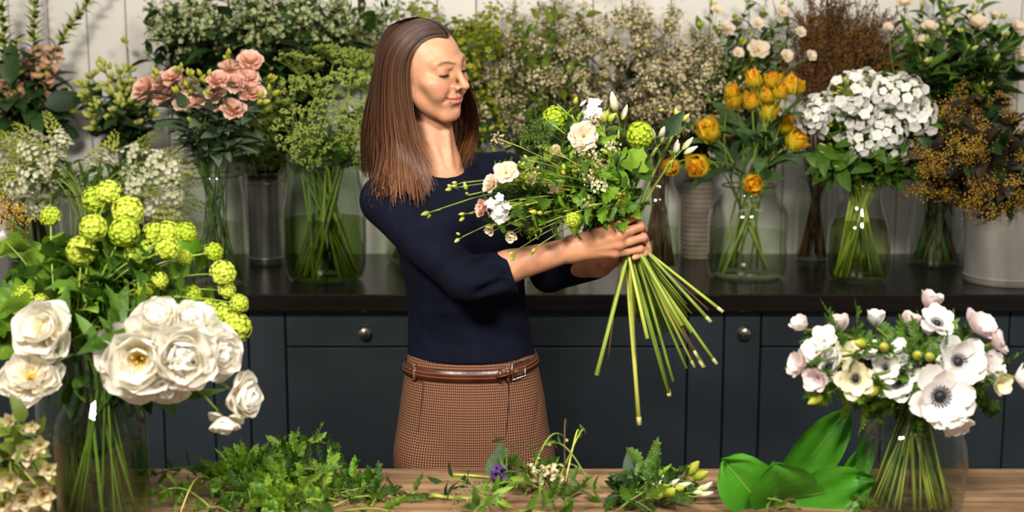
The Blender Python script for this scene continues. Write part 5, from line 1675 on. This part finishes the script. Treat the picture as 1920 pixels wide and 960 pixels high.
ends = [(1119, 704), (1140, 676), (1199, 797), (1211, 635), (1255, 743), (1262, 715), (1288, 691), (1302, 689), (1321, 689), (1344, 683), (1297, 623), (1333, 604), (1356, 585), (1307, 670), (1328, 581), (1279, 611)]
emat = [G_stem, G_stemb, G_stemy, G_stemy, G_stem, G_stem, G_stem, G_stemy, G_stemy, G_stem, G_stemy, G_stem, G_stemy, G_stemb, G_stemb, G_stem]
erad = [.0045, .0022, .0046, .004, .0038, .0034, .0032, .003, .0034, .0034, .0046, .0036, .0034, .003, .0022, .004]
lb = (L_bright, 7, .05, .5, .98, (.5, 1.2)); lm_ = (L_mid, 7, .05, .5, .98, (.5, 1.2)); lt = (L_tooth, 4, .045, .55, .98, (.5, 1.2))
items = [  # px, py, d, headfn, size px, face, leaves
    (1040, 222, 2.86, h_mesh('flower_head', FLAT_VIB), 24, (-.2, -.9, .5), lb), (1200, 253, 2.84, h_mesh('flower_head', BALL), 26, (0, -1, .2), None),
    (1110, 212, 2.86, h_mesh('flower_cluster', CL_white), 22, (.1, -.6, .8), lm_), (1094, 256, 2.80, h_open(PT_blush, 8, 1.25), 28, (.05, -1, .15), lm_),
    (1012, 260, 2.82, h_mesh('umbel', UMBD), 34, (-.4, -.7, .6), lb), (949, 325, 2.76, h_open(PT_blush, 7, 1.15), 23, (-.1, -.9, .4), lb),
    (920, 346, 2.76, h_rose(PT_blush, 1.0), 20, (-.6, -.6, .4), lm_), (905, 390, 2.75, h_rose(PT_pink, .9), 20, (-.8, -.5, 0), lb),
    (935, 393, 2.74, h_mesh('flower_cluster', CL_white), 22, (-.1, -1, .1), lm_), (995, 336, 2.78, h_rose(PT_an['c'], .9), 16, (-.4, -.8, .4), lb),
    (1073, 413, 2.79, h_mesh('flower_head', FLAT_VIB), 16, (.1, -1, .1), lt), (1072, 216, 2.85, h_buds(BUDY, 1), 24, None, None),
    (1124, 352, 2.80, h_mesh('flower_spike', SPIKE), 62, (-.2, -.5, .8), lm_), (1044, 353, 2.80, h_rose(PT_hel, .7), 24, (-.8, -.4, .4), lt),
    (1044, 283, 2.80, h_rose(PT_an['c'], .8), 17, (-.3, -.8, .5), lb), (920, 425, 2.76, h_open(PT_an['c'], 5, .8, YC_SMALL), 17, (-.3, -.8, -.5), lb), (956, 436, 2.76, h_open(PT_an['c'], 5, .8, YC_SMALL), 18, (.1, -.8, -.6), lb),
    (1161, 240, 2.86, h_buds(BUDW, 2, .3), 40, (-.1, -.4, 1), None), (1232, 276, 2.86, h_buds(BUDW, 4, .35), 34, (.4, -.4, .8), None), (1262, 300, 2.87, h_buds(BUDW, 4, .35), 30, (.7, -.3, .7), None), (1275, 232, 2.9, h_buds(BUD, 2, .4), 22, (.6, 0, .8), (L_mid, 4, .05, .6, 1.0)),
    (1225, 212, 2.9, h_buds(BUDY, 1), 16, None, (L_dark, 3, .07, .6, .95)), (1128, 240, 2.84, h_buds(BUD, 4, .4), 24, (.3, -.4, .9), lm_)]
order = sorted(range(len(items)), key=lambda i: -items[i][0] + items[i][1] * .2)
eo = sorted(range(len(ends)), key=lambda i: ends[i][0])
for k, i in enumerate(order):
    x, y, d, fn, s, fc, l = items[i]
    e = eo[int(k * len(eo) / len(order))]
    b_stem(P(x, y, d), P(ends[e][0] + (R.uniform(-3, 3) if k % 2 else 0), ends[e][1], 2.88 + R.uniform(-.05, .03)), emat[e], erad[e] * .8, l, fn, s * mpp(d), fc, erad[e] * .9)
for (x, y) in [(864, 343), (812, 396), (867, 444), (973, 467), (878, 366), (852, 352), (1010, 460), (990, 300), (975, 310), (1060, 330), (1150, 300), (1020, 400), (880, 400), (1090, 300)]:      # trailing sprays of small buds
    b_stem(P(x, y, 2.77 + R.uniform(-.02, .04)), P(1240 + R.uniform(-40, 60), 600 + R.uniform(-30, 30), 2.93), G_stem, .0014, (L_bright, 3, .028, .6, .95), h_buds(BUD if x < 1000 else BUDY, 2, .6), .017)
for q in range(64):      # leafy filler
    x = R.uniform(905, 1170); y = (R.gauss(345, 45) if q % 3 else R.gauss(395, 25)) - (x - 1000) * .12
    b_stem(P(x, y, 2.84 + R.uniform(-.06, .06)), P(1230 + R.uniform(-50, 60), 600 + R.uniform(-40, 30), 2.94), G_stem if q % 3 else G_stemy, .0015,
           [((L_bright, L_mid, L_tooth, L_toothd)[q % 4], 9, .052, .5, 1.0, (.4, 1.3))])
for (x, y, L_, az, me_) in [(1185, 330, .075, .2, L_lobedb), (1155, 410, .13, -.1, L_bright), (1195, 340, .06, .5, L_lobed), (1235, 262, .08, .7, L_dark), (1165, 330, .07, -.3, L_midov)]:
    p = P(x, y, 2.84) - GR
    obj('leaf', me_[0], bq, T(p) @ RY(az) @ RX(.25) @ RZ(R.uniform(-.3, .3)) @ S(L_), label='broad green leaf in the bouquet')
for q in range(40):      # fine filler: ferny and narrow leaves, tiny florets
    x = R.uniform(915, 1180); y = R.gauss(335, 42) - (x - 1000) * .14
    b_stem(P(x, y, 2.80 + R.uniform(-.05, .05)), P(1230 + R.uniform(-50, 60), 600 + R.uniform(-40, 30), 2.94), G_stemy if q % 2 else G_stem, .0011,
           [((FERN_b, L_bright, FERN_m, L_olive)[q % 4], 7, .032, .55, 1.0, (.4, 1.3))], h_mesh('floret_cluster', CL_cream if q % 3 else CL_bupl) if q % 2 else None, .016)
for q in range(30):
    x = R.uniform(1000, 1230); y = R.uniform(230, 330)
    b_stem(P(x, y, 2.9 + R.uniform(-.04, .05)), P(1220 + R.uniform(-40, 60), 590, 2.95), G_stemd, .0013, [((L_mid, L_toothd, L_strap)[q % 3], 6, .06, .45, 1.0, (.3, .9))])

# ------------------------------------------------------------------ cuttings on the table
def lay(name, label, cat, group, px, py, az, L_, mat, lf=None, headfn=None, size=.02, r=.0018, z=0.0, rise=.02, face=None):
    g = G(px, py, TTOP); g.z = TTOP + z + r * 1.2
    d = Vector((math.cos(az), math.sin(az), 0)); sd = Vector((-d.y, d.x, 0)); b_ = R.uniform(-.12, .12)
    t = thing(name, label, cat, g, group)
    pts = [d * (L_ * f) + sd * (b_ * L_ * math.sin(f * 3.1)) + Vector((0, 0, rise * math.sin(f * 2.2))) for f in [i / 10 for i in range(11)]]
    obj('stem', MB().tube(pts, [r * (1.2 - .5 * i / 11) for i in range(11)], 5).build('stem', mat), t)
    if lf:
        for l in (lf if isinstance(lf, list) else [lf]):
            leaves(t, pts, *l)
    if headfn:
        headfn(t, pts[-1], Vector(face).normalized() if face else (pts[-1] - pts[-2] + Vector((0, -.02, .02))).normalized(), size)
    return t


for i in range(46):
    x = R.gauss(485, 60); y = R.gauss(935, 20)
    lay('herb_sprig', 'bright green herb sprig in the %s %s of the heap on the table' % ('back' if y < 935 else 'front', 'left' if x < 455 else 'middle' if x < 525 else 'right'), 'foliage', 'sprigs in the green heap', x, min(max(y, 892), 985), R.uniform(0, 6.28), R.uniform(.06, .11), G_stem,
        [((FERN_b, FERN_m, L_tooth, FERN_b)[i % 4], 8, .042, .15, 1.0, (.3, 1.3))], z=R.uniform(0, .030 if abs(x - 485) < 70 else .004), rise=R.uniform(.012, .05))
for i in range(14):
    lay('herb_sprig', 'thin green herb sprig spread right of the green heap', 'foliage', 'thin sprigs right of the heap', R.uniform(590, 730), R.uniform(915, 965), R.uniform(-.5, 3.4), R.uniform(.06, .12), G_stem,
        [(FERN_b if i % 2 else FERN_m, 6, .045, .2, 1.0, (.5, 1.4))], rise=.012)
lay('herb_sprig', 'dark trailing sprig with fine tips left of the green heap', 'foliage', None, 420, 900, 3.5, .13, G_stemd, [(FERN_m, 7, .035, .5, 1.0)], rise=.03)
lay('herb_sprig', 'arched thin sprig with dark leaves above the green heap', 'foliage', None, 530, 890, .1, .10, G_stemd, [(FERN_m, 5, .045, .6, 1.0)], rise=.065)
lay('herb_sprig', 'dark green sprig lying right behind the green heap', 'foliage', None, 620, 910, .9, .05, G_stemd, [(L_mid, 8, .035, .2, 1.0)], rise=.03)
lay('bent_stalk', 'thin pale stem bent in an arc in front of the heap', 'stem', None, 338, 965, .9, .07, G_stemy, rise=.06, r=.0015)
# mixed cuttings in the middle
lay('cut_stalk', 'pale green cut stem lying left of the purple flower', 'stem', None, 850, 893, -.25, .1, G_stemy, r=.003, rise=0)
lay('cut_stalk', 'thick pale cut stem lying at the lower edge of the table', 'stem', None, 810, 933, -.05, .12, G_stemy, r=.004, rise=0)
lay('cream_umbel', 'cream green floret head at the left of the cuttings', 'flower', None, 960, 955, 3.0, .07, G_stem, None, h_multi(UMBW, 'umbel', 3, .012, .02), .032, rise=.02, face=(-.2, -.7, .7))
lay('violet_flower', 'small violet flower among the table cuttings', 'flower', None, 985, 925, 2.7, .05, G_stem, [(L_mid, 3, .04, .3, 1)], h_multi([mk_cluster('violet_cluster', [C_purp, G_stem, G_mid], 14, True, seed=4, flsize=.4, leaves=1)], 'flower_cluster', 3, .012, .02), .018, rise=.03)
lay('grey_foliage', 'blue-green upright leaf beside the violet flower', 'leaf', None, 915, 925, 1.2, .03, G_stemd, [(L_grey, 3, .075, .3, .9, (.1, .6))], rise=.02)
lay('cream_cluster', 'upright cream blossom cluster in the middle of the cuttings', 'flower', None, 1010, 945, 1.4, .04, G_stem, None, h_multi(CL_cream, 'blossom_cluster', 3, .012, .02), .026, rise=.05)
for i in range(22):
    x = R.uniform(900, 1230); y = R.uniform(912, 975)
    lay('green_cutting', 'green leafy cutting in the %s %s of the strewn pieces mid-table' % ('back' if y < 943 else 'front', 'left' if x < 1010 else 'middle' if x < 1120 else 'right'), 'foliage', 'cuttings in the middle', x, y, R.uniform(0, 6.28), R.uniform(.06, .13), G_stem if i % 3 else G_stemd,
        [((L_mid, L_dark, FERN_m, L_bright, L_toothd)[i % 5], 7, .05, .15, 1.0, (.4, 1.3))], rise=R.uniform(.01, .04), z=R.uniform(0, .012))
for i, (x, y, a, l, rs) in enumerate([(985, 930, .9, .13, .10), (1000, 925, 2.3, .12, .09), (1055, 930, 1.2, .10, .11), (1120, 935, 2.4, .13, .09), (1060, 925, 1.5, .08, .13), (1040, 920, 1.0, .12, .10), (1130, 925, 2.8, .10, .05), (960, 920, 1.0, .14, .06)]):
    lay('thin_twig', '%s crossing bare twig sticking up from the middle cuttings' % ORD[i], 'twig', 'bare twigs in the cuttings', x, y, a, l, (G_stem, G_stemb, G_stemy)[i % 3], [(L_mid, 2, .025, .6, 1.0)] if i % 2 else None, h_buds(BUDY, 1) if i % 3 == 0 else None, .014, r=.0018, rise=rs)
for i, (x, y) in enumerate([(1230, 945), (1255, 938), (1250, 955), (1300, 945), (1290, 930), (1315, 950)]):
    lay('freesia_cutting', '%s pale yellow freesia bud from the left on the table' % ORD[i], 'flower', 'pale freesia buds', x - 70, y, R.uniform(-.15, .15), .055, G_stem, [(L_mid, 2, .04, .1, .6)], h_buds(BUDW if i % 2 else BUDY, 2, .35), .034, rise=.02, r=.0018, face=(.9, -.2, .3))
lay('green_cutting', 'broad upright green leaf left of the freesia buds', 'leaf', None, 1190, 930, 1.0, .03, G_stem, [(L_bright, 3, .085, .3, 1.0, (.1, .7))], rise=.02)
for i in range(6):
    lay('white_floret_cutting', 'small white floret cutting behind the freesia buds', 'flower', 'white florets on the table', R.uniform(1180, 1230), R.uniform(905, 930), .3, .03, G_stem, [(L_mid, 2, .03, .2, 1)], h_open(PT_white, 6, .9, YC_SMALL), .012, rise=.02)

# big green leaves by the anemone vase
M_big = MAT('broad_arum_leaf', '36801a', '58a428', 9, .38, trans=.3, bump=.25, bscale=30, rv=.2)


def bigleaf(label, px, py, d, L_, W_, az, tilt, bend, seed, fold=.25, base=None):
    g = base or G(px, py, TTOP); t = thing('arum_leaf', label, 'leaf', g, None)
    mb = MB(); mb.petal(L_, W_, 'arum', .12, bend, 10, 18, .10, fold, seed)
    obj('blade', mb.build('blade', M_big), t, RY(az) @ RX(-tilt))
    rib = []
    y = z = 0; nv = 14
    for i in range(nv + 1):
        a2 = bend * (i / nv - .5 / nv)
        if i:
            y += math.sin(a2) * L_ / nv; z += math.cos(a2) * L_ / nv
        rib.append((0, y + .0015, z))
    obj('midrib', MB().tube(rib, [.0032 * (1 - .85 * i / nv) for i in range(nv + 1)], 5).build('midrib', G_bright), t, RY(az) @ RX(-tilt))


b0 = G(1470, 930, TTOP) + Vector((0, 0, .005))
bigleaf('tall upright broad green leaf left of the anemone vase', 1470, 930, 2.5, .205, .095, rad(36), .10, -.15, 1, .2, b0)
bigleaf('broad green leaf flopping left beside the upright one', 1440, 950, 2.5, .125, .09, rad(-58), .0, .7, 2, .3, b0 + Vector((-.02, -.03, .004)))
bigleaf('low broad leaf in front of the upright leaf', 1470, 960, 2.5, .11, .13, rad(-20), -.75, .45, 3, .15, b0 + Vector((-.01, -.05, .006)))
bigleaf('flat broad leaf pointing right under the anemone vase', 1500, 960, 2.5, .15, .10, rad(72), -.3, .3, 4, .15, b0 + Vector((.01, -.05, .008)))
bigleaf('small curled broad leaf nearest the freesia buds', 1400, 960, 2.5, .11, .10, rad(-40), -.5, .8, 5, .2, b0 + Vector((-.06, -.06, .006)))
bigleaf('pale pointed leaf leaning on the round vase', 1550, 950, 2.5, .13, .05, rad(30), .1, .1, 6, .3, b0 + Vector((.10, -.02, .0)))
for i in range(8):
    lay('green_cutting', 'small green cutting between the broad leaves and the round vase', 'foliage', 'cuttings by the round vase', R.uniform(1500, 1620), R.uniform(905, 965), R.uniform(0, 6.28), R.uniform(.05, .09), G_stem, [((FERN_m, L_olive)[i % 2], 6, .04, .2, 1.0, (.5, 1.3))], rise=.02)
